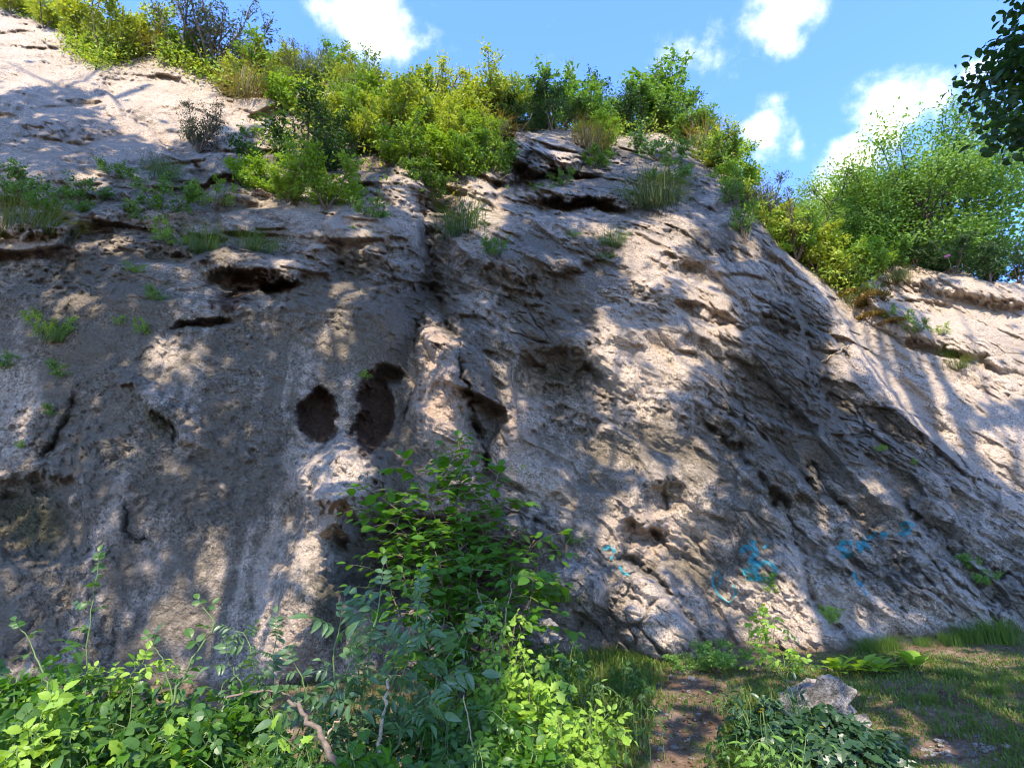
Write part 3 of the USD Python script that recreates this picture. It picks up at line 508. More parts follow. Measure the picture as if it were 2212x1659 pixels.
def shrub_meshes(seed, stems=7, spread=.55, nleaf=1500, size=.062, up=.5, twigs=9, kind='dart', bare=.25, tip=.0, clump=.5):
    """A bush one metre tall: (stem mesh, foliage mesh)."""
    r = np.random.default_rng(seed); T, pos, fwd = [], [], []
    for s in range(stems):
        a = s * 2.4 + r.normal() * .4; lean = spread * math.sqrt((s + .5) / stems) * r.uniform(.7, 1.15); hh = r.uniform(.72, 1.0) * (1 - .22 * (s / stems) * (1 - up))
        t = np.linspace(0, 1, 7)[:, None]
        end = np.array([math.cos(a) * lean, math.sin(a) * lean, hh])
        side = np.array([math.cos(a), math.sin(a), 0]) * lean * .35
        p = end * t + side * (t * (1 - t)) * 1.2 + np.cumsum(r.normal(size=(7, 3)) * .014, 0) * (t > 0)
        T.append(tube(p, np.linspace(.014, .004, 7), 4))
        for k in range(twigs):
            u = r.uniform(bare, 1.); q0 = np.array([np.interp(u * 6, range(7), p[:, c]) for c in range(3)])
            d = r.normal(size=3) * [1, 1, .5] + np.array([math.cos(a), math.sin(a), 0]) * .5 + [0, 0, up * 1.3]; d /= np.linalg.norm(d)
            L = r.uniform(.14, .34) * (1.25 - .6 * u)
            tw = q0 + d * L * np.linspace(0, 1, 4)[:, None] + np.array([0, 0, .05]) * (np.linspace(0, 1, 4)[:, None] ** 2) * up
            T.append(tube(tw, np.linspace(.005, .0018, 4), 3))
            m = max(3, int(nleaf / (stems * twigs)))
            w = r.uniform(.1, 1.05, m)[:, None]
            pos.append(q0 + d * L * w + r.normal(size=(m, 3)) * (.018 + .045 * clump)); fwd.append(d * .6 + r.normal(size=(m, 3)) * .7)
        if tip:
            m = int(tip); w = r.uniform(.75, 1.12, m)[:, None]; pos.append(end * w + side * 0 + r.normal(size=(m, 3)) * .02); fwd.append(np.array([0, 0, .4]) + r.normal(size=(m, 3)) * .6)
    pos, fwd = np.vstack(pos), np.vstack(fwd)
    pos[:, 2] = np.maximum(pos[:, 2], .02)
    n = len(pos)
    return join(T), leaves(kind, pos, fwd, r.normal(size=(n, 3)) * .42 + [0, 0, .25] + 1.1 * (pos - [0, 0, .4]) / (np.linalg.norm(pos - [0, 0, .4], axis=1, keepdims=True) + .05), size * r.uniform(.65, 1.3, n))

def blades(r, n, rad, h, wdt, lean=.5, base=None, spread=None):
    """Grass: tapering, bent blades, each of three faces."""
    b = base if base is not None else np.stack([*(r.normal(size=(2, n)) * rad * .5), np.zeros(n)], 1)
    a = r.random(n) * 6.283; L = h * r.uniform(.55, 1.15, n); ln = lean * r.uniform(.3, 1.2, n)
    if spread is not None: a = np.arctan2(b[:, 1], b[:, 0]) + r.normal(size=n) * spread
    d = np.stack([np.cos(a), np.sin(a), 0 * a], 1); s = np.stack([-np.sin(a), np.cos(a), 0 * a], 1) * (wdt * r.uniform(.6, 1.2, n))[:, None]
    upv = np.array([0, 0, 1.])
    p1 = b + (d * (ln * .30)[:, None] + upv) * (L * .55)[:, None]; p2 = b + (d * (ln * 1.0)[:, None] + upv * (1 - .35 * ln)[:, None]) * L[:, None]
    V = np.stack([b - s, b + s, p1 - s * .8, p1 + s * .8, p2], 1).reshape(-1, 3)
    f = np.array([[0, 1, 3], [0, 3, 2], [2, 3, 4]])
    return V, (f[None] + (np.arange(n) * 5)[:, None, None]).reshape(-1, 3)

PROTO = {}
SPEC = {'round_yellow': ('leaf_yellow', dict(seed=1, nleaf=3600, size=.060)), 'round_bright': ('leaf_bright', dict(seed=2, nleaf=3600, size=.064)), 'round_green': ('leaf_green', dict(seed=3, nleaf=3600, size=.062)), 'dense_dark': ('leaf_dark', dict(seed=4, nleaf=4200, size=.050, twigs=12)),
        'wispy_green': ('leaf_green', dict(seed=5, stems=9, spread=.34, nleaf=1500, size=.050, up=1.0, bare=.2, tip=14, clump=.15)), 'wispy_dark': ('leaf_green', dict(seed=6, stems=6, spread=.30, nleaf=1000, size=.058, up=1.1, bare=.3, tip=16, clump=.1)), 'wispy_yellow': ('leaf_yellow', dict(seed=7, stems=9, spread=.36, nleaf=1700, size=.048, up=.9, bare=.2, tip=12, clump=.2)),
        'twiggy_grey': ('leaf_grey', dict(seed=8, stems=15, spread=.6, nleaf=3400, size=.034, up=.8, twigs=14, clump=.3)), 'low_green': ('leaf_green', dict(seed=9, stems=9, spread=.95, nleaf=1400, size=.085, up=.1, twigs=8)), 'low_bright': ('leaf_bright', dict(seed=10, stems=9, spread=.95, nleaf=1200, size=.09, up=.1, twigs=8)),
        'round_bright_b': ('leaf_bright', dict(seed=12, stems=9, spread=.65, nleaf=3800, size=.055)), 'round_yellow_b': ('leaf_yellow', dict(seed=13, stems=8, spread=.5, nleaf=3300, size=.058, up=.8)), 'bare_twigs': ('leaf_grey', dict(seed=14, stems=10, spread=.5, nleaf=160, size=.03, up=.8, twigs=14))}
NAME = {'low_green': ('herb_clump', 'plant'), 'low_bright': ('herb_clump', 'plant'), 'grass': ('grass_tuft', 'grass tuft'), 'grass_lit': ('grass_tuft', 'grass tuft'), 'grass_dry': ('grass_tuft', 'grass tuft'), 'stonecrop': ('stonecrop', 'plant')}
pr = np.random.default_rng(500)
def grow(kind, loc, size, label, group=None, sq=1.):
    """One plant of a kind; the first of each kind is built, later ones refer to it."""
    name, cat = NAME.get(kind, ('shrub', 'shrub'))
    rz = pr.uniform(0, 360); s = (size * sq, size * sq, size)
    if kind in PROTO: return copy(PROTO[kind], name, label, cat, loc, rz, s, group)
    t = PROTO[kind] = thing(name, label, cat, loc, rz, s, group)
    r = np.random.default_rng(abs(hash(kind)) % 1 + len(PROTO) * 17)
    if kind.startswith('grass'):
        m = {'grass': 'blade', 'grass_lit': 'blade_lit', 'grass_dry': 'blade_dry'}[kind]
        tag(obj('blades', blades(r, 340, .6, .95, .009, 1.1, spread=.7), M[m], t), kind='stuff')
    elif kind == 'stonecrop':
        p = unit(r, 420) * [1, .8, .28]; p[:, 2] = np.abs(p[:, 2])
        tag(obj('foliage', leaves('oval', p * r.uniform(.6, 1, (420, 1)), p + [0, 0, .8] + r.normal(size=p.shape) * .4, r.normal(size=p.shape), r.uniform(.12, .22, 420)), M['red_leaf'], t), kind='stuff')
    else:
        m, kw = SPEC[kind]; st, fo = shrub_meshes(**kw)
        obj('stem', st, M['twig'], t); tag(obj('foliage', fo, M[m], t), kind='stuff')
    return t

K = 1 / (F * 2.16016)
def depth(p): return p[1] * math.cos(PITCH) + (p[2] - EYE) * math.sin(PITCH)
def on_cliff(kind, Xp, Yp, h, label, group=None, sq=1., sink=.04):
    p = at(Xp, Yp, -sink); grow(kind, p, h * depth(p) * K * 1.15, label, group, sq)
def on_hill(kind, Xp, row, h, label, group=None, sq=1.):
    p = H[row, np.clip(np.searchsorted(uX[sub], Xp), 0, nu - 1)] - [0, 0, .1]; grow(kind, p, h * depth(p) * K * 1.15, label, group, sq)

# bushes of the rim, the hill and the gully: kind, X, Y of the foot, height on the photograph, label
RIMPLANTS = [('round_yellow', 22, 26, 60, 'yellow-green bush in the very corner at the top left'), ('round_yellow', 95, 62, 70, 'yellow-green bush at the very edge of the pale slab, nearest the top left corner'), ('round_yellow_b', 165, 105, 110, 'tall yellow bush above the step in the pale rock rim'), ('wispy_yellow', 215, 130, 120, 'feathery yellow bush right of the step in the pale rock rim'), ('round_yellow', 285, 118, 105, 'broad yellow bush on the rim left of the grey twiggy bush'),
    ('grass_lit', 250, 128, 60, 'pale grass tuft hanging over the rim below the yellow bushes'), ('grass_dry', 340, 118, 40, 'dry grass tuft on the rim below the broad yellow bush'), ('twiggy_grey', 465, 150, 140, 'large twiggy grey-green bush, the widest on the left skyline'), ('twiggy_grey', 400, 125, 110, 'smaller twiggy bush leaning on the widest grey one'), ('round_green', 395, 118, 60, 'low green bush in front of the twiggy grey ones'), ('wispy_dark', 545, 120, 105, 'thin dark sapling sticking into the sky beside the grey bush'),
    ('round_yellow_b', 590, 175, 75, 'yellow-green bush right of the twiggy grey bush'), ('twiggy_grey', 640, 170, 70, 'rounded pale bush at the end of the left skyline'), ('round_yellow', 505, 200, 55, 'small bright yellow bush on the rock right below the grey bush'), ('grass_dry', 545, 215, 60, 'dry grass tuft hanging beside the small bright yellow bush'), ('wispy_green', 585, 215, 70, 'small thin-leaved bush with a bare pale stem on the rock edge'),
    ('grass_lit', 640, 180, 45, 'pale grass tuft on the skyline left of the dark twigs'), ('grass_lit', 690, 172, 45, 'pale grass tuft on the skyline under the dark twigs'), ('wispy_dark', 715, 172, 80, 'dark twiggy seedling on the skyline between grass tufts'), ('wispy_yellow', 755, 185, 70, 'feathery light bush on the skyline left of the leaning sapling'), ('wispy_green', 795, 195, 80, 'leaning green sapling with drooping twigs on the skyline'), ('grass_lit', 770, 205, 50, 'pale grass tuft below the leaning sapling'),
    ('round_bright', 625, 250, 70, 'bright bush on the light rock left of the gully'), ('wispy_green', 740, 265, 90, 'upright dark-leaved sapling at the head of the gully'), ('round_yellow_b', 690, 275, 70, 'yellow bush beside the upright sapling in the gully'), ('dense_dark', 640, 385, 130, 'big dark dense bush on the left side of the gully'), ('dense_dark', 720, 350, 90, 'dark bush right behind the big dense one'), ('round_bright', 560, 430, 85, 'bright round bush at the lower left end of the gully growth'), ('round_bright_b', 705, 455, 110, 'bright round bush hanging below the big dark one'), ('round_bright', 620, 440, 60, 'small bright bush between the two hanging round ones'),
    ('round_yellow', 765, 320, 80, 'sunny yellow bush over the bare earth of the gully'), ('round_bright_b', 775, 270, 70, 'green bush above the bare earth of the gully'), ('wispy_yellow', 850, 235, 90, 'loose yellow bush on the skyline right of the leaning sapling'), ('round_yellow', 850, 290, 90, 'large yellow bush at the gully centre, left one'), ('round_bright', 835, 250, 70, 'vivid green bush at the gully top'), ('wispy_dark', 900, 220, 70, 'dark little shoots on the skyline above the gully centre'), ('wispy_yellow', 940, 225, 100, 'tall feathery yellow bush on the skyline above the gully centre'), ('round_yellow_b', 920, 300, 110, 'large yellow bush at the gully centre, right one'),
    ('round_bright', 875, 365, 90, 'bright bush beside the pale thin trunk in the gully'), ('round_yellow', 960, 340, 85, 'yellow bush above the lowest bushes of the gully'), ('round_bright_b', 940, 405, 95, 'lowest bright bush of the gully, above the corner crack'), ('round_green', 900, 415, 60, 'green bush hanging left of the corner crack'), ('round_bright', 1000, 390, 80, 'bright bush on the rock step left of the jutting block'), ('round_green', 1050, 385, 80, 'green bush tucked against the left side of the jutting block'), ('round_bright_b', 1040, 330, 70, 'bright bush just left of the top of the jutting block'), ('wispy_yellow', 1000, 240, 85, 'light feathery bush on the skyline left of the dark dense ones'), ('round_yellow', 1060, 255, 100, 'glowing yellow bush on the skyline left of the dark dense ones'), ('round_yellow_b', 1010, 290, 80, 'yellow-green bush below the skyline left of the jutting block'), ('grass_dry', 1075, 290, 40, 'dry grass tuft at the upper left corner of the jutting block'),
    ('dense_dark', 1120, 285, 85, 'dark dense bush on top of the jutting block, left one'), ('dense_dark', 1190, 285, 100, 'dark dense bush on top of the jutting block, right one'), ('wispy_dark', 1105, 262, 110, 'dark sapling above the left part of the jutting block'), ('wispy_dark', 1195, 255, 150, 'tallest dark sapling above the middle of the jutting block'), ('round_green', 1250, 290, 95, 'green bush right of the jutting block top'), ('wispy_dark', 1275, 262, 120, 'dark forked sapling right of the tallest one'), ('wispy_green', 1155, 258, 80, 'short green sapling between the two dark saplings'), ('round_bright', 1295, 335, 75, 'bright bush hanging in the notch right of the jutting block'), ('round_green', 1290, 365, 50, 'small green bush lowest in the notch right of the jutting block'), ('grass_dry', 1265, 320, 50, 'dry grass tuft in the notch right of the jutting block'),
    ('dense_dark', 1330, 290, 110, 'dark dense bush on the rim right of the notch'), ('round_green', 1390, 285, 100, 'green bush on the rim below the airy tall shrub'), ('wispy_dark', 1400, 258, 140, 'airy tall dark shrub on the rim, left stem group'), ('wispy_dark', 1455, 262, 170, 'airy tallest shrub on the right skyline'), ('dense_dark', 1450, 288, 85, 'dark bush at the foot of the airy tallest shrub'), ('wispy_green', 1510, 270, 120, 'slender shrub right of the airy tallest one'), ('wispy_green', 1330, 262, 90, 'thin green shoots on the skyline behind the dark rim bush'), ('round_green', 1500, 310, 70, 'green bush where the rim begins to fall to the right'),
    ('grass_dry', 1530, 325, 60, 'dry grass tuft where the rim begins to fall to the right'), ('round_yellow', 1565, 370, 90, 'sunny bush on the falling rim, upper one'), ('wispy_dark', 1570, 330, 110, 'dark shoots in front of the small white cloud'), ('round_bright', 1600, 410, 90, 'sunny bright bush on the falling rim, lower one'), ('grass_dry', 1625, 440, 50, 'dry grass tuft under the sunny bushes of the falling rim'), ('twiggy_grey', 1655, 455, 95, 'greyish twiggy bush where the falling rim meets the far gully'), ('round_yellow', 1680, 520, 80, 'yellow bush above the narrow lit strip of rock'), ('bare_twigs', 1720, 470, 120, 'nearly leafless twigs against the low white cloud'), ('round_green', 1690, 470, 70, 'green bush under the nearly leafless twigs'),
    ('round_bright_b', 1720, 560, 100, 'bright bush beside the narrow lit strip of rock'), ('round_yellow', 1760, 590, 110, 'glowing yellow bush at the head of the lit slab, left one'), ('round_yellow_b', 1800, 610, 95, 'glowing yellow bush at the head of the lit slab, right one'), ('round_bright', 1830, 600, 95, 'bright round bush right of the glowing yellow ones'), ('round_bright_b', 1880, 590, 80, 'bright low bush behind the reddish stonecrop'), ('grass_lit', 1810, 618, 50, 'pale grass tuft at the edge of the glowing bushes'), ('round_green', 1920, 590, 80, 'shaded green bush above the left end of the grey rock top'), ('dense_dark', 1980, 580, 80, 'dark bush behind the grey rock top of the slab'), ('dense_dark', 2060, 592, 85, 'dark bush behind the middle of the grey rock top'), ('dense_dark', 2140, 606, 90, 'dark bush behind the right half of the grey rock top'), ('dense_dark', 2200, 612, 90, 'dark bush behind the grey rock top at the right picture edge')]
for (k, a, b, h, lab) in RIMPLANTS:
    lim = np.interp(a, uX, rimY)
    on_cliff(k, a, max(b, lim + 3), h * ((.85 if 'grass' in k else .88) if a > 1080 else (.9 if 'grass' in k else 1.05)), lab, 'bushes and tufts along the rim and gully', sq=1.3)
r = np.random.default_rng(520)
cols = np.where(((uX > 150) & (uX < 1110)) | ((uX > 1240) & (uX < 1860)))[0]
def band(n, depth_, hmax):
    jj = r.choice(cols, n); ii = (r.random(n) ** 2 * depth_ * np.where((uX[jj] > 560) & (uX[jj] < 1080), 1., .12)).astype(int); b = P[ii, jj]
    hb = r.random(n) < .5; b2 = H[np.clip((r.random(n) * 9).astype(int), 0, NB - 1), np.clip(jj // 3, 0, nu - 1)]
    b = np.where(hb[:, None], b2, b); keep_ = nz(b * 1.1, 31) > .38; return b[keep_] + r.normal(size=(keep_.sum(), 3)) * .08
b = band(9000, 60, 1.); v, f = blades(r, len(b), 1, .34 * r.uniform(.4, 1.3, len(b)), .009, 1.0, base=b)
tag(obj('rim_grass', (v, f), M['blade_lit']), 'pale yellowish grass fringe all along the rim and gully', 'grass', kind='stuff')
b = np.repeat(band(4200, 75, 1.), 9, 0); b = b + r.normal(size=b.shape) * .13 + [0, -.08, .16]; q_ = r.random(len(b)) < .5
for sel, m, lab in ((q_, 'leaf_yellow', 'sunlit yellow-green low scrub between the bushes of the rim'), (~q_, 'leaf_bright', 'green low scrub between the bushes of the rim')):
    tag(obj('low_scrub', leaves('dart', b[sel], unit(r, sel.sum(), .6), r.normal(size=(sel.sum(), 3)) * .45 + [0, -.8, .4], r.uniform(.05, .11, sel.sum())), M[m]), lab, 'scrub', kind='stuff')
# plants on ledges and in cracks of the face
LEDGE = [('twiggy_grey', 430, 330, 75, 'grey-green shrub on the pale ledge below the left rim'), ('low_green', 240, 385, 34, 'green clump on the small ledge of the left slab'), ('low_green', 60, 450, 60, 'larger green clump on the long left ledge'), ('low_green', 120, 470, 50, 'green clump at the right end of the long left ledge'), ('low_green', 12, 450, 40, 'green clump on the long left ledge, at the picture edge'), ('grass_lit', 40, 515, 60, 'pale sunny grass tuft on the long left ledge'), ('grass_lit', 85, 510, 50, 'smaller sunny grass tuft beside the larger pale one'), ('low_green', 180, 440, 40, 'clump above the right end of the long left ledge'), ('low_green', 350, 465, 60, 'green clump in the crack below the purple slab'), ('low_green', 310, 500, 44, 'lower green clump in the crack below the purple slab'), ('low_bright', 355, 530, 34, 'small bright clump under the crack of the purple slab'), ('low_bright', 465, 455, 50, 'bright clump at the foot of the dark hollow'), ('low_green', 540, 300, 26, 'tiny clump on the bare light rock'), ('grass', 350, 392, 34, 'thin grass tuft on the purple slab'),
    ('grass', 440, 545, 40, 'grass tuft above the brown overhang, left one'), ('grass', 555, 545, 36, 'grass tuft above the brown overhang, right one'), ('low_bright', 288, 592, 18, 'tiny bright clump left of the brown overhang'), ('low_green', 335, 655, 26, 'tiny trailing clump above the sunny spot'), ('low_bright', 112, 735, 38, 'bright clump on the streaked wall near the left edge'), ('grass', 122, 742, 34, 'grass tuft beside the bright clump on the streaked wall'), ('low_bright', 68, 692, 20, 'tiny clump up and left of the bright one'), ('low_bright', 252, 706, 16, 'tiny bright clump in the middle of the streaked wall'), ('low_bright', 308, 725, 24, 'bright trailing clump left of the sunny spot'), ('low_green', 10, 800, 30, 'clump on the streaked wall at the left picture edge'), ('low_green', 135, 825, 34, 'dark clump at the head of the slanting crack'), ('low_green', 112, 905, 24, 'dark clump inside the slanting crack'), ('low_bright', 45, 970, 14, 'tiny bright clump below the slanting crack'), ('low_bright', 782, 820, 14, 'tiny bright clump between the two brown hollows'),
    ('grass', 1000, 505, 50, 'grass tuft right of the corner crack'), ('low_green', 1060, 555, 34, 'green clump at the left end of the dark overhanging block'), ('low_green', 800, 480, 40, 'dark trailing clump on the grey slab below the gully'), ('low_bright', 775, 520, 20, 'tiny clump on the ridge of the grey slab'), ('low_green', 930, 440, 44, 'dark clump where the corner crack starts'), ('low_bright', 1235, 515, 14, 'tiny clump below the horizontal slot'), ('low_green', 1305, 570, 18, 'tiny clump below the dark stone swelling'), ('grass', 1320, 535, 30, 'grass tuft on the brow below the slot'), ('low_green', 1425, 350, 56, 'green clump on the upper face under the airy shrub'), ('low_green', 1450, 400, 44, 'lower green clump on the upper face under the airy shrub'), ('grass_lit', 1400, 455, 60, 'pale grass tuft on the ledge right of the slot'), ('grass_lit', 1440, 440, 40, 'smaller pale tuft on the ledge right of the slot'), ('wispy_green', 1590, 455, 60, 'small sapling on the shaded ridge, upper one'), ('wispy_green', 1610, 520, 60, 'small sapling on the shaded ridge, lower one'), ('low_green', 1215, 400, 26, 'tiny dark clump left of the slot'), ('low_green', 1170, 430, 24, 'tiny clump below the jutting block'),
    ('low_green', 1240, 1180, 26, 'dark clump in the crack right of the cave'), ('grass', 1200, 1300, 60, 'grass tuft on the step right of the cave'), ('low_green', 1655, 1265, 22, 'ivy-like strand on the painted rock, upper'), ('low_green', 1668, 1290, 22, 'ivy-like strand on the painted rock, lower'), ('low_bright', 1790, 1345, 26, 'small bright strand on the sunny foot of the rock'), ('grass_lit', 2070, 800, 26, 'grass tuft on the lit slab'), ('grass', 2050, 770, 20, 'thin tuft above the one on the lit slab'), ('low_green', 2095, 1235, 30, 'ivy strand on the right hand grooves, upper'), ('low_green', 2125, 1270, 30, 'ivy strand on the right hand grooves, lower'), ('low_bright', 1905, 975, 12, 'tiny bright clump on the ridge, upper'), ('low_bright', 1968, 1005, 12, 'tiny bright clump on the ridge, lower'),
    ('stonecrop', 1845, 640, 24, 'reddish stonecrop cushion nearest the ridge'), ('stonecrop', 1885, 650, 28, 'large reddish stonecrop cushion on the slab'), ('stonecrop', 1880, 690, 24, 'orange stonecrop cushion below the large one'), ('stonecrop', 1925, 700, 20, 'orange stonecrop cushion at the start of the green strip'), ('grass_lit', 1860, 665, 34, 'pale tuft between the stonecrop cushions'), ('low_bright', 1925, 690, 22, 'bright clump in the green strip across the slab, first'), ('low_bright', 1960, 705, 22, 'bright clump in the green strip across the slab, second'), ('low_green', 1985, 720, 22, 'green clump in the green strip across the slab, third'), ('low_bright', 2030, 725, 18, 'bright clump at the end of the green strip across the slab'), ('grass_lit', 1940, 610, 26, 'pale tuft at the upper end of the green strip')]
for (k, a, b, h, lab) in LEDGE: on_cliff(k, a, b, h * 1.3, lab, 'small plants on ledges and in cracks of the face', sq=1.0, sink=.02)

# ------------------------------------------------------------------ trees beyond the slab and at the right
def tree_meshes(seed, h, rad, n, leaf, kind='dart', lean=.0, low=.25, limbs=22, clumps=26):
    r = np.random.default_rng(seed)
    zz = np.linspace(0, h * .88, 10); tp = np.stack([lean * zz + .05 * h * np.sin(zz / h * 5), .03 * h * np.sin(zz / h * 7 + 1), zz], 1)
    T, pos = [tube(tp, np.linspace(.018 * h, .004 * h, 10), 7)], []
    for k in range(clumps):
        z0 = h * r.uniform(low, .88); s0 = np.array([np.interp(z0, zz, tp[:, c]) for c in range(3)])
        a = r.uniform(0, 6.283); R = rad * math.sqrt(max(.08, 1 - ((z0 / h - .52) / .5) ** 2)) * r.uniform(.45, 1.0)
        e = s0 + [math.cos(a) * R, math.sin(a) * R, R * r.uniform(.15, .6)]
        m = (s0 + e) / 2 + [0, 0, .1 * R]
        if k < limbs: T.append(tube(np.array([s0, m, e]), [.006 * h, .004 * h, .0012 * h], 4))
        c = rad * r.uniform(.26, .46)
        q = unit(r, n // clumps) * (r.random(n // clumps) ** .5)[:, None] * [c, c, c * .62] + e
        pos.append(q)
        for _ in range(5): T.append(tube(np.array([e * .6 + m * .4, q[r.integers(len(q))]]), [.002 * h, .0007 * h], 3))
    pos = np.vstack(pos); N = len(pos)
    return join(T), leaves(kind, pos, unit(r, N, .6) - [0, 0, .15], r.normal(size=(N, 3)) * .45 + [0, 0, .3] + .9 * (pos - [0, 0, h * .55]) / (np.linalg.norm(pos - [0, 0, h * .55], axis=1, keepdims=True) + .1), leaf * r.uniform(.7, 1.25, N))
FAR = [(1790, 3, 1.7, 'leaf_green', 'small dark tree against the low white cloud, leftmost of the far trees'), (1850, 5, 2.6, 'leaf_green', 'young green tree with two thin leaning trunks'), (1905, 4, 2.9, 'leaf_bright', 'bright young tree right of the two thin leaning trunks'), (1960, 6, 2.9, 'leaf_bright', 'tall bright tree in the middle of the far trees'), (2020, 4, 3.0, 'leaf_green', 'green tree with a pale thin trunk above the grey rock top'),
       (2070, 7, 3.5, 'leaf_bright', 'tallest bright tree just left of the dark overhanging one'), (2125, 4, 3.8, 'leaf_green', 'green tree under the dark overhanging one'), (2180, 6, 4.6, 'leaf_bright', 'bright tree under the dark overhanging one, near the picture edge'), (2240, 4, 4.8, 'leaf_green', 'green tree at the right picture edge'), (1880, 9, 3.0, 'leaf_green', 'tree half hidden behind the far bright ones, left'), (2040, 10, 3.2, 'leaf_green', 'tree half hidden behind the far bright ones, middle'), (2160, 11, 4.0, 'leaf_green', 'tree half hidden behind the far bright ones, right')]
TP = {}
for k, (Xp, row, h, m, lab) in enumerate(FAR):
    p = H[row, np.clip(np.searchsorted(uX[sub], Xp), 0, nu - 1)] - [0, 0, .15]
    key = (m, k % 2)
    if key in TP: copy(TP[key], 'tree', lab, 'tree', p, pr.uniform(0, 360), h / 5., 'trees beyond the lit slab')
    else:
        t = TP[key] = thing('tree', lab, 'tree', p, pr.uniform(0, 360), h / 5., 'trees beyond the lit slab')
        T_, L_ = tree_meshes(200 + k, 5., 2.1, 13000, .10, lean=.05, low=.1, clumps=44, limbs=30)
        obj('trunk', T_, M['bark'], t, smooth=True); tag(obj('crown', L_, M[m], t), kind='stuff')
t = thing('tree', 'dark large-leaved tree overhanging the top right corner', 'tree', (5.85, 3.45, float(ground_z(5.85, 3.45)) - .1), 0, 1.)
T_, L_ = tree_meshes(77, 6.5, 1.5, 24000, .085, 'oval', lean=-.02, low=.46, clumps=80, limbs=40)
obj('trunk', T_, M['bark'], t, smooth=True); tag(obj('crown', L_, M['leaf_dark'], t), kind='stuff')

# ------------------------------------------------------------------ foreground plants, leaf by leaf
def pt(Xp, Yp, y):
    d = ray(Xp, Yp); return np.array([0, 0, EYE]) + d * (y / d[1])
def project(p):
    p = np.asarray(p, float) - [0, 0, EYE]; c, s = math.cos(PITCH), math.sin(PITCH)
    dz = p[..., 1] * c + p[..., 2] * s; dz = np.where(dz < .05, np.nan, dz)
    return (p[..., 0] / dz * F + 512) * 2.16016, (383.5 - (-p[..., 1] * s + p[..., 2] * c) / dz * F) * 2.16016
def curve(ctrl, n=14):
    c = np.asarray(ctrl, float); t = np.concatenate([[0], np.cumsum(np.linalg.norm(np.diff(c, axis=0), axis=1))]); t /= t[-1]
    u = np.linspace(0, 1, n)
    if len(c) < 3: return np.stack([np.interp(u, t, c[:, k]) for k in range(3)], 1)
    from scipy.interpolate import PchipInterpolator
    return PchipInterpolator(t, c)(u)
def compound(kind, k, size, pos, d, nrm, r, petiole=.5):
    """One leaf of k leaflets, its stalk included."""
    d = d / np.linalg.norm(d); s = np.cross(nrm, d); s /= np.linalg.norm(s) + 1e-9; nn = np.cross(d, s)
    if k == 1: return leaves(kind, pos[None] + d * size * petiole, (d - nn * .2)[None], nn[None], size)
    pairs = (k - 1) // 2; L = size * (petiole + .62 * pairs + .1)
    spine = pos + d * L * np.linspace(0, 1, 4)[:, None] - np.array([0, 0, 1.]) * (np.linspace(0, 1, 4)[:, None] ** 2) * L * .18
    P_, D_, S_ = [spine[-1]], [d - nn * .3], [size * 1.1]
    for q in range(pairs):
        u = (petiole + .5 * q + .1) / (petiole + .62 * pairs + .1); b = np.array([np.interp(u * 3, range(4), spine[:, c]) for c in range(3)])
        for sg in (-1, 1): P_.append(b); D_.append(d * r.uniform(.2, .6) + s * sg - nn * r.uniform(.1, .4)); S_.append(size * r.uniform(.8, 1.0))
    N_ = nn + r.normal(size=(len(P_), 3)) * .22
    return join([leaves(kind, np.array(P_), np.array(D_), N_, np.array(S_)), tube(spine, [.0016, .0014, .0012, .0008], 3)])
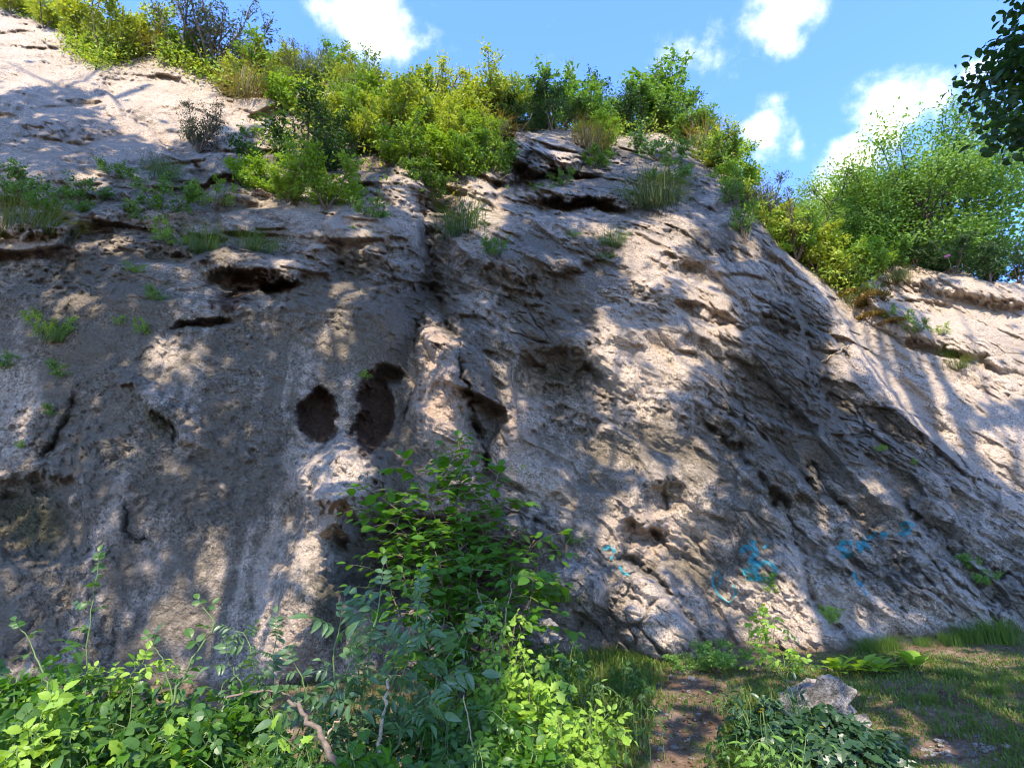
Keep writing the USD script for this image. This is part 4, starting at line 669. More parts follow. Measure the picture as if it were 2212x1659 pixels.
def leafy(name, label, cat, base, canes, leafmat, stemmat, kind='tooth', k=3, size=.06, step=.055, start=.25, rad=.005, seed=0, group=None, parts=240, up=.35, twig=0, twiglen=.3, petiole=.5, flat=.9, only_twigs=False):
    """A plant whose leaves are separate pieces along its stems. canes: polylines in world space."""
    r = np.random.default_rng(seed); t = thing(name, label, cat, base, group=group); base = np.asarray(base, float); made = []
    def walk(c, w, first, main=True):
        L = np.linalg.norm(np.diff(c, axis=0), axis=1).sum(); n = max(2, int(L * (1 - first) / step)); tt = first + (1 - first) * (np.arange(n) + r.random(n) * .6) / n
        tg = np.gradient(c, axis=0)
        for q, u in enumerate(np.clip(tt, 0, 1)):
            p = np.array([np.interp(u * (len(c) - 1), range(len(c)), c[:, a]) for a in range(3)]); d = np.array([np.interp(u * (len(c) - 1), range(len(c)), tg[:, a]) for a in range(3)]); d /= np.linalg.norm(d) + 1e-9
            out = np.cross(d, r.normal(size=3)) if main else np.cross(d, [0, 0, 1.]) * (1 if q % 2 else -1); out /= np.linalg.norm(out) + 1e-9
            f = out * .9 + d * .45 + np.array([0, 0, up * r.uniform(-.4, 1)]) + r.normal(size=3) * .12
            made.append(compound(kind, k if k < 5 else int(r.choice([k, k, k - 2])), size * r.uniform(.5, 1.3), p - base, f, np.array([0, 0, flat]) + r.normal(size=3) * .4 + (-.25, -.35, 0) * np.ones(3), r, petiole))
        made.append(compound(kind, k, size * .8, c[-1] - base, tg[-1] + [0, 0, .02], np.array([0, -.5, .9]), r, petiole))
    for ci, c in enumerate(canes):
        c = curve(c); c[1:-1] += r.normal(size=(len(c) - 2, 3)) * .006
        m = obj('stem', tube(c - base, np.linspace(rad, rad * .35, len(c)), 6), M[stemmat], t, smooth=True)
        if not only_twigs: walk(c, rad, start)
        for q in range(twig):
            u = r.uniform(start, .97); p = np.array([np.interp(u * 13, range(14), c[:, a]) for a in range(3)])
            a = r.uniform(0, 6.283); e = np.array([math.cos(a), math.sin(a) * .8, r.uniform(.05, .5)]) * twiglen * r.uniform(.5, 1.1) * (1.25 - .6 * u)
            tw = curve([p, p + e * .55 + [0, 0, .02], p + e - [0, 0, .03]], 6)
            obj('twig', tube(tw - base, np.linspace(rad * .4, rad * .15, 6), 4), M[stemmat], m); walk(tw, rad * .3, .15, False)
    order = r.permutation(len(made)); d_ = np.array([np.median(made[q][0][:, 1]) for q in order]); order = order[np.argsort(d_, kind='stable')]
    for q in order[:parts]: obj('leaf', made[q], M[leafmat], t)
    if len(order) > parts: tag(obj('foliage', join([made[q] for q in order[parts:]]), M[leafmat], t), kind='stuff')
    return t
gnd = lambda x, y: np.array([x, y, float(ground_z(x, y))])
def clump(label, Xp, y, topY, width, n=7, seed=0, group=None, leafmat='leaf_bramble', size=.062, k=3, kind='tooth', step=.05, name='bramble', cat='bramble', stemmat='green_stem', parts=150, start=.2, back=.5):
    r = np.random.default_rng(1000 + seed); x0 = pt(Xp, 1500, y)[0]; b = gnd(x0, y); top = pt(Xp, topY, y)[2]; canes = []
    for q in range(n):
        a = r.uniform(0, 6.283); hz = (top - b[2]) * r.uniform(.6, 1.02); e = np.array([math.cos(a) * width * r.uniform(.4, 1.), math.sin(a) * width * back * r.uniform(.4, 1.), 0]); s0 = b + e * .25 * [1, 1, 0]
        s0[2] = ground_z(s0[0], s0[1]) - .02
        canes.append([s0, s0 + [0, 0, hz * .6] + e * .2, s0 + [0, 0, hz] + e * .6, s0 + [0, 0, hz * r.uniform(.62, .95)] + e * 1.15])
    return leafy(name, label, cat, b, canes, leafmat, stemmat, kind, k, size, step, start, .0045, seed, group, parts)
BR = 'brambles of the thicket at the lower left'
for q, (Xp, y, tY, w, lab) in enumerate([(50, 3.3, 1400, .40, 'bramble at the left picture edge, below the leaning shoot'), (190, 3.4, 1430, .42, 'bramble around the foot of the tall upright shoot'), (320, 3.5, 1470, .40, 'bramble around the foot of the hooked shoot'), (455, 3.5, 1490, .42, 'bramble below the small elder seedling, left of it'), (590, 3.4, 1520, .38, 'bramble left of the brown fallen branch'),
        (30, 2.7, 1510, .34, 'near bramble in the lower left corner'), (150, 2.75, 1520, .36, 'near bramble second from the lower left corner'), (270, 2.75, 1540, .36, 'near bramble third from the lower left corner'), (390, 2.8, 1550, .36, 'near bramble fourth from the lower left corner'), (500, 2.85, 1560, .36, 'near bramble fifth from the lower left corner'), (610, 2.95, 1590, .32, 'near bramble beside the lower end of the fallen branch'),
        (100, 3.0, 1455, .36, 'bramble with yellowish young leaves in the left of the thicket'), (400, 3.1, 1515, .36, 'bramble in the middle of the thicket')]):
    clump(lab, Xp, y, tY, w, 15, q, BR, ['leaf_bramble', 'leaf_bright', 'leaf_bramble', 'leaf_hazel'][q % 4], [.052, .042, .048][q % 3], [3, 5, 3, 3, 1][q % 5], ['tooth', 'oval', 'tooth', 'round', 'lobed'][q % 5], parts=160, step=.027)
for q, (Xp, y, tY, lab) in enumerate([(25, 3.4, 1385, 'loose tall bramble shoots at the left picture edge'), (125, 3.5, 1400, 'loose tall bramble shoots left of the upright shoot'), (265, 3.5, 1405, 'loose tall bramble shoots between the upright and the hooked shoot'), (300, 3.1, 1480, 'loose bramble shoots in the middle of the thicket'), (455, 3.6, 1450, 'loose bramble shoots left of the small elder'), (640, 3.5, 1470, 'loose bramble shoots right of the small elder')]):
    clump(lab, Xp, y, tY, .34, 5, 200 + q, BR, 'leaf_bramble', .052, 5, 'tooth', .075)
S = lambda y, *xy: [pt(a, b, y) for a, b in xy]
leafy('rose_shoot', 'tall upright leafy shoot rising from the thicket against the grey wall', 'shoot', gnd(pt(190, 1480, 3.3)[0], 3.3), [S(3.3, (185, 1560), (188, 1420), (200, 1310), (212, 1215))], 'leaf_bramble', 'green_stem', 'oval', 5, .048, .05, .1, .005, 31)
leafy('rose_shoot', 'hooked shoot whose tip curls over against the grey wall', 'shoot', gnd(pt(350, 1500, 3.2)[0], 3.2), [S(3.2, (345, 1570), (375, 1500), (425, 1410), (455, 1360), (450, 1325), (438, 1310))], 'leaf_bramble', 'green_stem', 'oval', 3, .055, .07, .35, .008, 32)
leafy('rose_shoot', 'leaning shoot with few leaves at the left picture edge', 'shoot', gnd(pt(100, 1500, 3.2)[0], 3.2), [S(3.2, (110, 1520), (85, 1430), (45, 1360))], 'leaf_bramble', 'green_stem', 'oval', 5, .05, .08, .35, .006, 33)
leafy('rose_shoot', 'thin short shoot left of the hooked one', 'shoot', gnd(pt(365, 1500, 3.25)[0], 3.25), [S(3.25, (372, 1530), (360, 1450), (322, 1385))], 'leaf_bramble', 'green_stem', 'oval', 3, .045, .08, .5, .005, 34)
leafy('elder_seedling', 'small elder with drooping blue-green leaves left of the pale rock foot', 'elder', gnd(pt(560, 1500, 3.7)[0], 3.7), [S(3.7, (565, 1560), (548, 1440), (535, 1380), (505, 1362)), S(3.75, (575, 1560), (592, 1450), (596, 1366)), S(3.7, (560, 1560), (520, 1470), (490, 1420))], 'leaf_elder', 'green_stem', 'elder', 7, .066, .055, .2, .006, 35, up=0.)
leafy('elder', 'elder shrub with pale green stems and drooping blue-green leaves', 'elder', gnd(pt(800, 1600, 3.35)[0], 3.35), [S(3.35, (800, 1690), (785, 1520), (800, 1400), (822, 1275)), S(3.3, (770, 1690), (745, 1560), (722, 1440), (735, 1345)), S(3.4, (740, 1690), (690, 1560), (655, 1470), (640, 1440)), S(3.45, (830, 1690), (860, 1520), (885, 1400), (905, 1290)), S(3.3, (790, 1690), (700, 1560), (760, 1430), (790, 1390)), S(3.5, (850, 1690), (915, 1560), (950, 1450), (1000, 1370)), S(3.35, (760, 1690), (800, 1560), (850, 1470), (870, 1420)), S(3.25, (800, 1690), (860, 1600), (900, 1520), (930, 1500))],
      'leaf_elder', 'green_stem', 'elder', 7, .080, .042, .12, .008, 36, up=-.1, parts=300)
hz = [S(4.55, (1000, 1520), (985, 1280), (930, 1090), (868, 985)), S(4.6, (1005, 1520), (1000, 1280), (1010, 1110), (955, 965)), S(4.5, (1010, 1520), (1030, 1240), (1062, 1100), (1080, 1010)), S(4.5, (990, 1520), (950, 1260), (880, 1120), (775, 1050)), S(4.45, (1010, 1520), (1075, 1300), (1120, 1220), (1155, 1165)), S(4.4, (990, 1520), (930, 1320), (900, 1220), (850, 1195)), S(4.6, (1000, 1520), (1005, 1250), (995, 1080), (990, 945)), S(4.4, (1000, 1520), (980, 1360), (1000, 1250), (990, 1170)), S(4.45, (1000, 1520), (1040, 1380), (1080, 1280), (1100, 1240)), S(4.6, (990, 1520), (960, 1240), (850, 1130), (790, 1090))]
leafy('hazel', 'slender hazel growing in front of the cave, its top leaves in the sun', 'hazel', gnd(pt(1000, 1480, 4.55)[0], 4.55), hz, 'leaf_hazel', 'twig', 'round', 1, .086, .052, .40, .009, 37, parts=300, twig=18, twiglen=.46, petiole=.2, flat=1.3)
hl = [S(4.15, (960, 1560), (930, 1420), (900, 1300), (870, 1240)), S(4.2, (1000, 1560), (1000, 1420), (1010, 1300), (1030, 1200)), S(4.1, (1020, 1560), (1060, 1420), (1090, 1300), (1120, 1250)), S(4.2, (980, 1560), (960, 1400), (960, 1280), (940, 1190)), S(4.15, (1040, 1560), (1100, 1420), (1140, 1330), (1150, 1260)), S(4.05, (980, 1560), (960, 1480), (930, 1420), (900, 1400)), S(4.3, (1040, 1560), (1110, 1400), (1150, 1280), (1165, 1190)), S(4.35, (960, 1560), (890, 1400), (850, 1280), (830, 1200)), S(4.4, (990, 1560), (980, 1380), (950, 1250), (900, 1150))]
leafy('dogwood', 'dark leafy shrub in front of the cave mouth, below the hazel top', 'shrub', gnd(pt(1000, 1520, 4.15)[0], 4.15), hl, 'leaf_hazel', 'twig', 'oval', 1, .080, .042, .2, .008, 38, parts=300, twig=17, twiglen=.40, petiole=.25)
clump('sunlit small-leaved bush right of the dark shrub', 1085, 3.75, 1300, .20, 9, 41, None, 'leaf_bright', .036, 5, 'oval', .045, 'wild_rose', 'rose', 'twig', 200, .15)
clump('sunlit leafy bush at the bottom edge of the picture', 1195, 3.35, 1530, .30, 10, 42, None, 'leaf_bright', .042, 5, 'tooth', .045, 'bramble', 'bramble', 'green_stem', 220, .15)
HB = 'low leafy plants between the elder and the grass bank'
for q, (Xp, y, tY, w, lab) in enumerate([(960, 3.3, 1510, .26, 'dark low bramble right of the elder stems'), (1050, 3.35, 1520, .26, 'dark low bramble below the sunlit small-leaved bush'), (1130, 3.7, 1440, .24, 'green low bramble between the sunlit bush and the grass bank'), (1010, 2.95, 1590, .26, 'dark low bramble at the bottom edge, right of the elder'), (1100, 3.0, 1600, .24, 'dark low bramble at the bottom edge, left of the sunlit bush'), (1260, 3.7, 1520, .22, 'green low bramble right of the sunlit bush'), (900, 2.95, 1580, .24, 'dark low bramble in front of the elder stems'), (790, 2.8, 1600, .24, 'low bramble between the fallen branch and the dry stalk'), (1040, 3.9, 1420, .24, 'dark bramble under the dark shrub')]):
    clump(lab, Xp, y, tY, w, 13, 50 + q, HB, ['leaf_bramble', 'leaf_hazel', 'leaf_bright'][q % 3], .046, [3, 5, 3][q % 3], ['tooth', 'oval', 'lobed', 'tooth'][q % 4], .032, parts=150)
for q, (Xp, y, tY, w, lab) in enumerate([(1375, 4.7, 1500, .16, 'weeds along the left edge of the path, nearest the viewer'), (1345, 5.5, 1435, .20, 'weeds along the left edge of the path, by the bright spur'), (1545, 5.3, 1475, .18, 'weeds along the right edge of the path, behind the ivy'), (1560, 4.4, 1560, .16, 'weeds along the right edge of the path, beside the ivy'), (1250, 4.4, 1455, .22, 'weeds in the tall grass bank, lower group'), (1215, 5.2, 1370, .22, 'weeds in the tall grass bank, upper group')]):
    clump(lab, Xp, y, tY, w, 8, 300 + q, 'weeds along the path', ['leaf_green', 'leaf_bramble'][q % 2], .042, [1, 3][q % 2], ['lance', 'oval'][q % 2], .04, 'weed', 'weed', parts=110)
# boulder, ivy and weeds round it
def boulder(name, label, pts_c, rad, seed, mat='loose_rock', sub_=4, sq=(1, 1, .8), rough=.22):
    m = trimesh.creation.icosphere(subdivisions=sub_); v = np.array(m.vertices)
    q = v * 1.3 + seed * 7.1
    v = v * (1 + .30 * facets(q * 1.4, seed, 1.)[:, None] + rough * .6 * fbm(q * 2.2, 4, seed)[:, None] + .05 * fbm(q * 8, 3, seed)[:, None]) * np.array(sq)
    t = obj(name, (v * rad, np.array(m.faces)), M[mat], smooth=24); place(UsdGeom.Xform(t), pts_c); return tag(t, label, 'rock')
bp = pt(1775, 1530, 5.0); boulder('boulder', 'grey pitted boulder lying in the grass beside the path', (bp[0], 5.05, bp[2] - .10), .27, 3, sub_=5, sq=(1.15, .9, 1.0), rough=.3)
r = np.random.default_rng(61)
def mound(name, label, cat, c, rad, n, kind, size, mat, seed, parts=300):
    r = np.random.default_rng(seed); t = thing(name, label, cat, c)
    q = unit(r, n); q[:, 2] = np.abs(q[:, 2]); p = q * np.asarray(rad) * (1 - .25 * r.random((n, 1)) ** 2) * (1 + .25 * fbm(q * 2 + seed, 3, seed)[:, None])
    f = q * [1, 1, .2] + r.normal(size=(n, 3)) * .5 - [0, 0, .5]; nn = q + [0, -.1, .5] + r.normal(size=(n, 3)) * .3; s = size * r.uniform(.55, 1.2, n); o_ = np.argsort(p[:, 1])
    stems = [tube(np.array([[0, 0, 0], p[k] * .5, p[k]]), [.004, .003, .001], 4) for k in r.integers(0, n, 60)]
    obj('stem', join(stems), M['green_stem'], t)
    for k in o_[:parts]: obj('leaf', leaves(kind, p[k:k + 1], f[k:k + 1], nn[k:k + 1], s[k:k + 1]), M[mat], t)
    tag(obj('foliage', leaves(kind, p[o_[parts:]], f[o_[parts:]], nn[o_[parts:]], s[o_[parts:]]), M[mat], t), kind='stuff')
ip = pt(1800, 1650, 4.35); mound('ivy', 'dark ivy mound in front of the grey boulder', 'ivy', (ip[0], 4.35, ip[2] - .12), (.42, .40, .40), 1500, 'lobed', .062, 'leaf_ivy', 5)
ip = pt(1680, 1640, 4.45); mound('ivy', 'dark ivy with heart-shaped leaves left of the boulder mound', 'ivy', (ip[0], 4.5, ip[2] - .14), (.26, .26, .44), 800, 'round', .058, 'leaf_ivy', 6)
clump('tall weed with narrow leaves left of the ivy', 1620, 4.4, 1490, .20, 8, 71, None, 'leaf_ivy', .065, 1, 'lance', .045, 'nettle', 'weed', 'green_stem', 160)
clump('tall weed with narrow leaves in front of the ivy', 1690, 4.0, 1570, .20, 8, 72, None, 'leaf_green', .070, 1, 'lance', .045, 'nettle', 'weed', 'green_stem', 160)
clump('tall weed leaning over the left side of the boulder', 1725, 4.7, 1470, .16, 6, 73, None, 'leaf_ivy', .065, 1, 'lance', .05, 'nettle', 'weed', 'green_stem', 120)
clump('leafy rose shoot climbing the painted rock', 1668, 6.3, 1300, .18, 5, 74, None, 'leaf_bright', .058, 5, 'oval', .07, 'wild_rose', 'rose', 'green_stem', 160)
clump('leafy bush at the foot of the painted rock, behind the boulder', 1710, 6.0, 1400, .30, 8, 75, None, 'leaf_bright', .055, 3, 'oval', .06, 'wild_rose', 'rose', 'green_stem', 200)
for q, (Xp, Yp, lab) in enumerate([(1810, 1440, 'broad-leaved sunny herb right behind the boulder'), (1862, 1450, 'broad-leaved sunny herb with the largest leaves'), (1900, 1462, 'broad-leaved herb at the right end of the sunny row'), (1985, 1452, 'small broad-leaved herb alone in the sunny grass')]):
    y = 6.1; x = pt(Xp, Yp, y)[0]; b = gnd(x, y); r = np.random.default_rng(80 + q); t = thing('broadleaf_herb', lab, 'plant', b, group='broad-leaved herbs at the rock foot')
    for k in range(16):
        a = r.uniform(0, 6.283); d = np.array([math.cos(a), math.sin(a), r.uniform(.5, 1.4)]); obj('leaf', leaves('oval', (d * [.05, .05, .07])[None], (d - [0, 0, .3])[None], np.array([[-d[0], -d[1], 1.2]]), r.uniform(.11, .19)), M['leaf_bright'], t)
# dry sticks
def stick(label, ctrl, r0, r1, mat='twig', name='dry_stick', knots=True):
    c = curve(ctrl, 16); rr = np.linspace(r0, r1, 16) * (1 + .12 * np.sin(np.arange(16) * 2.3)); b = c[0].copy(); c[1:-1] += np.random.default_rng(len(label)).normal(size=(14, 3)) * r0 * .7
    o_ = obj(name, tube(c - b, rr, 7), M[mat], smooth=True); place(UsdGeom.Xform(o_), b); return tag(o_, label, 'stick')
M['dry_stem'] = plain('dry_stem', (.20, .15, .09), (.36, .28, .17), 40.)
stick('brown fallen branch lying across the thicket', [pt(735, 1690, 2.9), pt(700, 1600, 2.95), pt(660, 1545, 3.05), pt(622, 1512, 3.15)], .016, .008)
stick('thin dry runner arching over the thicket', [pt(490, 1505, 3.3), pt(545, 1492, 3.3), pt(590, 1492, 3.3), pt(640, 1512, 3.2)], .006, .004)
stick('upright dry stalk among the elder stems', [pt(815, 1690, 3.1), pt(822, 1600, 3.12), pt(830, 1530, 3.15), pt(836, 1470, 3.2)], .011, .007, 'dry_stem')
stick('short pale dry stalk left of the elder stems', [pt(690, 1625, 3.1), pt(712, 1580, 3.1), pt(735, 1550, 3.1)], .007, .004, 'dry_stem')
stick('thin dry stalk in the low brambles', [pt(1030, 1650, 3.2), pt(1012, 1560, 3.2), pt(1002, 1500, 3.2)], .004, .003, 'dry_stem')
stick('pale thin dead stem right of the dark shrub', [pt(1085, 1420, 4.0), pt(1092, 1340, 4.05), pt(1110, 1240, 4.1)], .006, .003, 'dry_stem')
stick('reddish thin stem through the sunlit small-leaved bush', [pt(1075, 1480, 3.7), pt(1065, 1390, 3.7), pt(1050, 1330, 3.7), pt(1030, 1270, 3.7)], .004, .003)
def on(Xp, Yp, lift): return at(Xp, Yp, lift)
stick('pale stick lying on the right hand ridge, upper one', [on(1772, 781, .03), on(1800, 764, .05), on(1832, 746, .03)], .014, .010, 'dry_stem')
stick('dark stick leaning on the right hand ridge, lower one', [on(1972, 992, .03), on(1995, 975, .05), on(2020, 955, .03)], .012, .010)
stick('pale thin trunk of the dead sapling in the gully', [on(857, 375, .05), on(856, 345, .3), on(853, 300, .5)], .035, .018, 'dry_stem')

# ------------------------------------------------------------------ grass, stones, flowers, graffiti
r = np.random.default_rng(90)
n = 430000
gx_, gy_ = r.uniform(-3.5, 9.5, n), 3.4 + 6.6 * r.random(n)
gz_ = ground_z(gx_, gy_); gp = np.stack([gx_, gy_, gz_], -1); ax, ay = project(gp)
n_far = 1 - .62 * sstep(6.4, 7.2, gy_) * (gx_ > 2.2)
front = gy_ < base_y(gx_, gz_) + .55
dens = .62 + .9 * fbm(gp * 1.4, 4, 95)
def zone(cx, cy, a, b, ang=0): 
    c, s = math.cos(math.radians(ang)), math.sin(math.radians(ang)); u, v = ((ax - cx) * c + (ay - cy) * s) / a, (-(ax - cx) * s + (ay - cy) * c) / b
    return np.exp(-(u * u + v * v) ** 2)
path = np.maximum.reduce([zone(1455, 1620, 60, 110), zone(1470, 1480, 120, 30, 8), zone(1530, 1560, 60, 60), zone(2060, 1622, 110, 34), zone(1985, 1490, 120, 20, 6) * .75, zone(2180, 1500, 60, 14) * .6, zone(2010, 1560, 60, 30) * .5, zone(1960, 1530, 60, 30) * .5])
dens = dens * n_far * (1 - .97 * path) * np.where(ax < 1000, .35, 1.)
keep = front & (r.random(n) < dens * np.clip(4.6 / gy_, .4, 1)) & (ax > 500) & (ax < 2420) & (ay > 1250) & (ay < 1760)
long = np.clip(np.maximum.reduce([zone(1270, 1480, 150, 170), zone(1180, 1360, 90, 80), zone(1640, 1600, 80, 100)]), 0, 1)
bx = gp[keep]; lk = long[keep]
gi = r.random(len(bx))
hgt = (.034 + .20 * lk * r.uniform(.4, 1.2, len(bx)) + .07 * np.clip(fbm(bx * .9, 3, 96), 0, 1)) * (1 - .35 * sstep(6.4, 7.2, bx[:, 1]))
for nm, sel, m, lab in (('grass', lk < .35, 'blade', 'short green turf of the slope at the right'), ('tall_grass', lk >= .35, 'blade', 'tall green grass of the bank right of the thicket')):
    for dry in (0, 1):
        q = sel & ((gi < .38) == bool(dry)); b = bx[q]
        v, f = blades(r, len(b), 1, hgt[q], .0055 if nm == 'grass' else .0075, .9, base=b)
        tag(obj(nm if not dry else 'pale_' + nm, (v, f), M['blade' if not dry else 'blade_lit']), lab if not dry else lab.replace('green', 'pale yellowish'), 'grass', kind='stuff')
for q, (Xp, y, h, lab) in enumerate([(1890, 7.0, .42, 'dark long grass tuft at the foot of the great right crack'), (1930, 7.1, .38, 'dark long grass tuft right of the great right crack'), (2005, 7.2, .36, 'grass tuft below the white lichen patch'), (2070, 7.2, .42, 'long dark grass tuft at the rock foot, third from the right edge'), (2120, 7.3, .45, 'long dark grass tuft at the rock foot, second from the right edge'), (2180, 7.3, .55, 'tallest grass tuft at the rock foot, at the right edge'), (2060, 5.9, .24, 'grass tuft alone in the trodden turf'), (2140, 5.4, .22, 'grass tuft in the turf near the right edge'), (1990, 5.3, .22, 'low grass tuft left in the turf'), (1330, 6.1, .36, 'grass tuft at the foot of the bright spur'), (1250, 6.0, .40, 'grass tuft at the foot of the mossy step'), (1400, 6.2, .30, 'grass tuft under the right side of the bright spur'), (1620, 4.2, .40, 'long grass tuft left of the ivy'), (1740, 3.9, .34, 'long grass tuft in front of the ivy'), (1560, 6.4, .28, 'small tuft in the groove right of the bright spur')]):
    x = pt(Xp, 1450, y)[0]; grow('grass', gnd(x, y) - [0, 0, .02], h * .72 * pr.uniform(.65, 1.1), lab, 'grass tufts at the rock foot and in the turf')
BUSHY = [(1545, 6.3, .34, 'leaf_ivy', 'dark ivy-like clump in the groove foot right of the bright spur'), (1480, 6.3, .22, 'leaf_green', 'low weeds at the foot of the bright spur')]
for Xp, y, h, m, lab in BUSHY: grow('low_green', gnd(pt(Xp, 1420, y)[0], y), h, lab, 'low weeds at the rock foot', 1.2)
# stones
ST = []
for k in range(3):
    m = trimesh.creation.icosphere(subdivisions=1); v = np.array(m.vertices); v = v * (1 + .35 * facets(v * 1.5 + 9 * k, 300 + k, 1.)[:, None]) * [1, .75, .5]; ST.append((v, np.array(m.faces)))
def stone(loc, s, k, label, group): 
    o_ = obj('stone', ST[k], M['loose_rock'], smooth=25); place(UsdGeom.Xform(o_), loc, pr.uniform(0, 360), s); tag(o_, label, 'stone', group)
def scatter(n, cx, cy, a, b, smin, smax, label, group):
    for k in range(n):
        Xp, Yp = cx + a * pr.normal() * .5, cy + b * pr.normal() * .5; d = ray(Xp, Yp); lo, hi = 2., 12.
        for _ in range(30):
            md = (lo + hi) / 2; q = np.array([0, 0, EYE]) + d * md
            if q[2] > ground_z(q[0], q[1]): lo = md
            else: hi = md
        q = np.array([0, 0, EYE]) + d * md
        if q[1] < base_y(q[0], q[2]) - .3: stone(q + [0, 0, .004], smin + (smax - smin) * pr.random() ** 2.5, k % 3, label, group)
scatter(75, 2060, 1618, 150, 40, .010, .032, 'pale angular stone on the bare stony patch at the lower right', 'stones of the bare patch at the lower right')
scatter(70, 1450, 1590, 100, 100, .010, .028, 'small stone on the brown path between the bank and the ivy', 'small stones of the brown path')
scatter(10, 1500, 1470, 70, 24, .02, .06, 'pale stone half sunk in the path where it meets the rock', 'stones where the path meets the rock')
scatter(8, 2110, 1460, 90, 30, .012, .03, 'small pale stone in the trodden turf at the right', 'small stones in the turf at the right')
boulder('boulder', 'rounded pale rock at the edge of the cave mouth, right of the dark shrub', pt(1165, 1340, 5.3) + np.array([0, 0, -.08]), .13, 11, sub_=4, sq=(1.1, .9, .8))
boulder('boulder', 'white-topped mossy rock on the step right of the cave', pt(1240, 1250, 5.75), .13, 12, sub_=4, sq=(1.0, .9, .9))
# dead leaves trodden into the ground
q_ = r.integers(0, len(gp), 9000); q_ = q_[(front[q_]) & (ax[q_] > 900) & (ay[q_] > 1300)]; q_ = q_[r.random(len(q_)) < .25 + .75 * path[q_]][:3200]
M['dead_leaf'] = leaf_material('dead_leaf', (.10, .055, .025), (.24, .15, .07), .2)
tag(obj('fallen_leaves', leaves('oval', gp[q_] + [0, 0, .012], unit(r, len(q_), .15), r.normal(size=(len(q_), 3)) * .35 + [0, 0, 1.], r.uniform(.018, .05, len(q_))), M['dead_leaf']), 'brown dead leaves strewn over the path and the turf', 'leaf litter', kind='stuff')
# flowers
def flower(loc, s, mat, label, group, h=.0):
    t = thing('flower', label, 'flower', loc, pr.uniform(0, 360), 1., group); r = np.random.default_rng(int(abs(loc[0]) * 1e4))
    obj('stem', tube(np.array([[0, 0, -.25], [0.01, 0, -.1], [0, 0, 0]]), .002, 4), M['green_stem'], t)
    a = np.arange(6) * 1.047; obj('petals', leaves('oval', np.zeros((6, 3)), np.stack([np.cos(a), np.sin(a), .35 + 0 * a], 1), np.stack([-np.cos(a), np.sin(a) * -1, 1.5 + 0 * a], 1), s), M[mat], t)
for k in range(16):
    p = pt(pr.uniform(1140, 1440), pr.uniform(1370, 1640), 4.6); p = pt(*[float(v) for v in project(p)], 4.2 + .6 * pr.random()); flower(np.array([p[0], p[1], ground_z(p[0], p[1]) + .22]), .014, 'petal_yellow', 'small yellow flower in the tall grass bank', 'yellow flowers of the grass bank')
for k in range(7):
    p = pt(pr.uniform(1640, 1930), pr.uniform(1500, 1600), 4.25); flower(p, .013, 'petal_yellow', 'small yellow flower over the ivy beside the boulder', 'yellow flowers over the ivy')
p = at(2035, 600, .3); flower(p + [0, -.25, .30], .06, 'petal_purple', 'purple flower spray above the grey rock top', None)
for k in range(7):
    p = at(pr.uniform(1890, 1960), pr.uniform(600, 625), .15); flower(p + [0, 0, .2], .035, 'petal_white', 'tiny white flower at the upper end of the green strip', 'white flowers above the lit slab')
# weathered turquoise paint on the rock
n_ = {'g': ('geometry', {}), 'n': ('noise_texture', {'scale': 38., 'detail': 6., 'roughness': .75}), 'r': ('map_range', {'range_type': 'smoothstep', 'from_min': .43, 'from_max': .52, 'to_min': 0., 'to_max': .92, 'clamp': True}), 'c': ('rgb_ramp', {'ramp': [(.35, (.006, .13, .16)), (.65, (.02, .25, .28))]}), 't': ('transparent_bsdf', {}), 'p': ('principled_bsdf', {'roughness': .7}), 'm': ('mix_closure', {})}
M['paint'] = material('turquoise_paint', n_, [('g.position', 'n.vector'), ('n.fac', 'r.value'), ('n.fac', 'c.fac'), ('c.color', 'p.base_color'), ('r.result', 'm.fac'), ('t.BSDF', 'm.closure1'), ('p.BSDF', 'm.closure2')], surface='m.closure')
def on_grid(Xp, Yp):
    jf = np.interp(Xp, uX, np.arange(NU)); jj = np.clip(jf.astype(int), 0, NU - 2); fj = (jf - jj)[..., None]
    ry = np.interp(Xp, uX, rimY); tf = np.clip((Yp - ry) / (1640 - ry) * (NV - 1), 0, NV - 1.001); ii = tf.astype(int); fi = (tf - ii)[..., None]
    return (P[ii, jj] * (1 - fi) * (1 - fj) + P[ii + 1, jj] * fi * (1 - fj) + P[ii, jj + 1] * (1 - fi) * fj + P[ii + 1, jj + 1] * fi * fj) - Dn[ii, jj] * .022
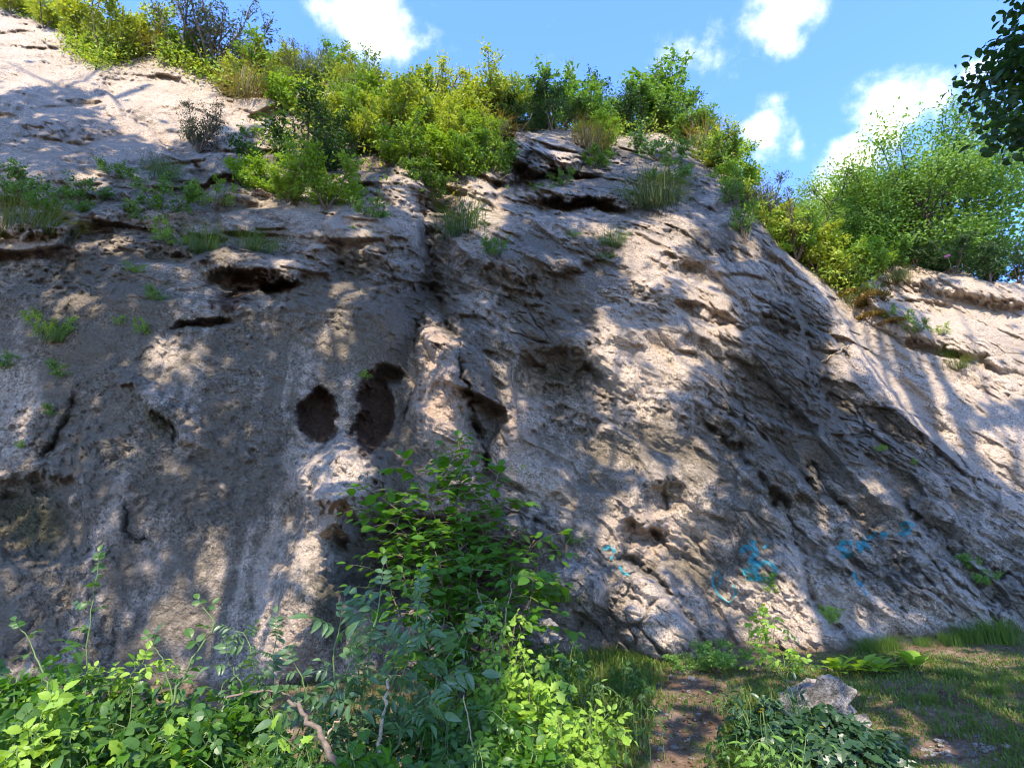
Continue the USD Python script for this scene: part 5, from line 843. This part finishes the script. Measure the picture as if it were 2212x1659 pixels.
def paint(label, strokes):
    parts = []
    for st, w in strokes:
        c = np.asarray(st, float); t = np.concatenate([[0], np.cumsum(np.hypot(*np.diff(c, axis=0).T))]); n = max(4, int(t[-1] / 2)); u = np.linspace(0, t[-1], n); c = np.stack([np.interp(u, t, c[:, k]) for k in (0, 1)], 1)
        d = np.gradient(c, axis=0); d /= np.linalg.norm(d, axis=1, keepdims=True) + 1e-9; nn = np.stack([-d[:, 1], d[:, 0]], 1); k = np.linspace(-.5, .5, 7)
        q = c[:, None] + nn[:, None] * (k[None, :, None] * w); V = on_grid(q[..., 0], q[..., 1]); i, j = np.meshgrid(np.arange(n - 1), np.arange(6), indexing='ij')
        a = lambda x, y: x * 7 + y
        qd = np.stack([a(i, j), a(i + 1, j), a(i + 1, j + 1), a(i, j + 1)], -1).reshape(-1, 4); parts.append((V.reshape(-1, 3), np.vstack([qd[:, [0, 1, 2]], qd[:, [0, 2, 3]]])))
    tag(obj('graffiti', join(parts), M['paint'], smooth=True), label, 'graffiti', 'turquoise paint marks on the rock')
th = np.linspace(0, 6.4, 30)
paint('worn turquoise figure like a 2, above the ring', [([(1600, 1192), (1608, 1182), (1626, 1180), (1634, 1190), (1626, 1204), (1620, 1214), (1650, 1218)], 13), ([(1622, 1166), (1632, 1172)], 8), ([(1648, 1182), (1660, 1176)], 7)])
paint('worn turquoise ring with a smeared tail', [(np.stack([1654 + 21 * np.cos(th), 1232 + 18 * np.sin(th)], 1), 10), ([(1604, 1236), (1620, 1228), (1636, 1236)], 14), ([(1612, 1246), (1640, 1250)], 10)])
paint('thin turquoise outline left of the ring', [([(1543, 1232), (1538, 1258), (1552, 1284), (1572, 1302), (1582, 1296)], 5), ([(1550, 1230), (1558, 1250), (1552, 1266)], 5), ([(1584, 1262), (1590, 1278), (1584, 1292)], 5)])
paint('blurred turquoise letters left of the long crack', [([(1842, 1172), (1822, 1170), (1812, 1182), (1830, 1188), (1842, 1196), (1818, 1200)], 10), ([(1852, 1168), (1858, 1190), (1866, 1166), (1878, 1186)], 9), ([(1872, 1160), (1888, 1158)], 8)])
paint('turquoise dabs right of the long crack', [([(1900, 1150), (1914, 1152), (1906, 1160)], 9), ([(1892, 1146), (1888, 1154)], 5)])
paint('turquoise scribble highest on the right', [([(1944, 1132), (1962, 1128), (1974, 1134)], 9), ([(1948, 1142), (1970, 1144)], 8), ([(1940, 1152), (1958, 1152), (1968, 1148)], 7)])
paint('faint turquoise strokes below the blurred letters', [([(1843, 1232), (1848, 1252)], 7), ([(1854, 1252), (1862, 1266)], 8), ([(1866, 1272), (1870, 1284)], 5)])
paint('faint turquoise smear left, beside the bright spur', [([(1302, 1184), (1318, 1180), (1330, 1192)], 9), ([(1326, 1200), (1318, 1206)], 6), ([(1338, 1222), (1346, 1236), (1360, 1240)], 6)])
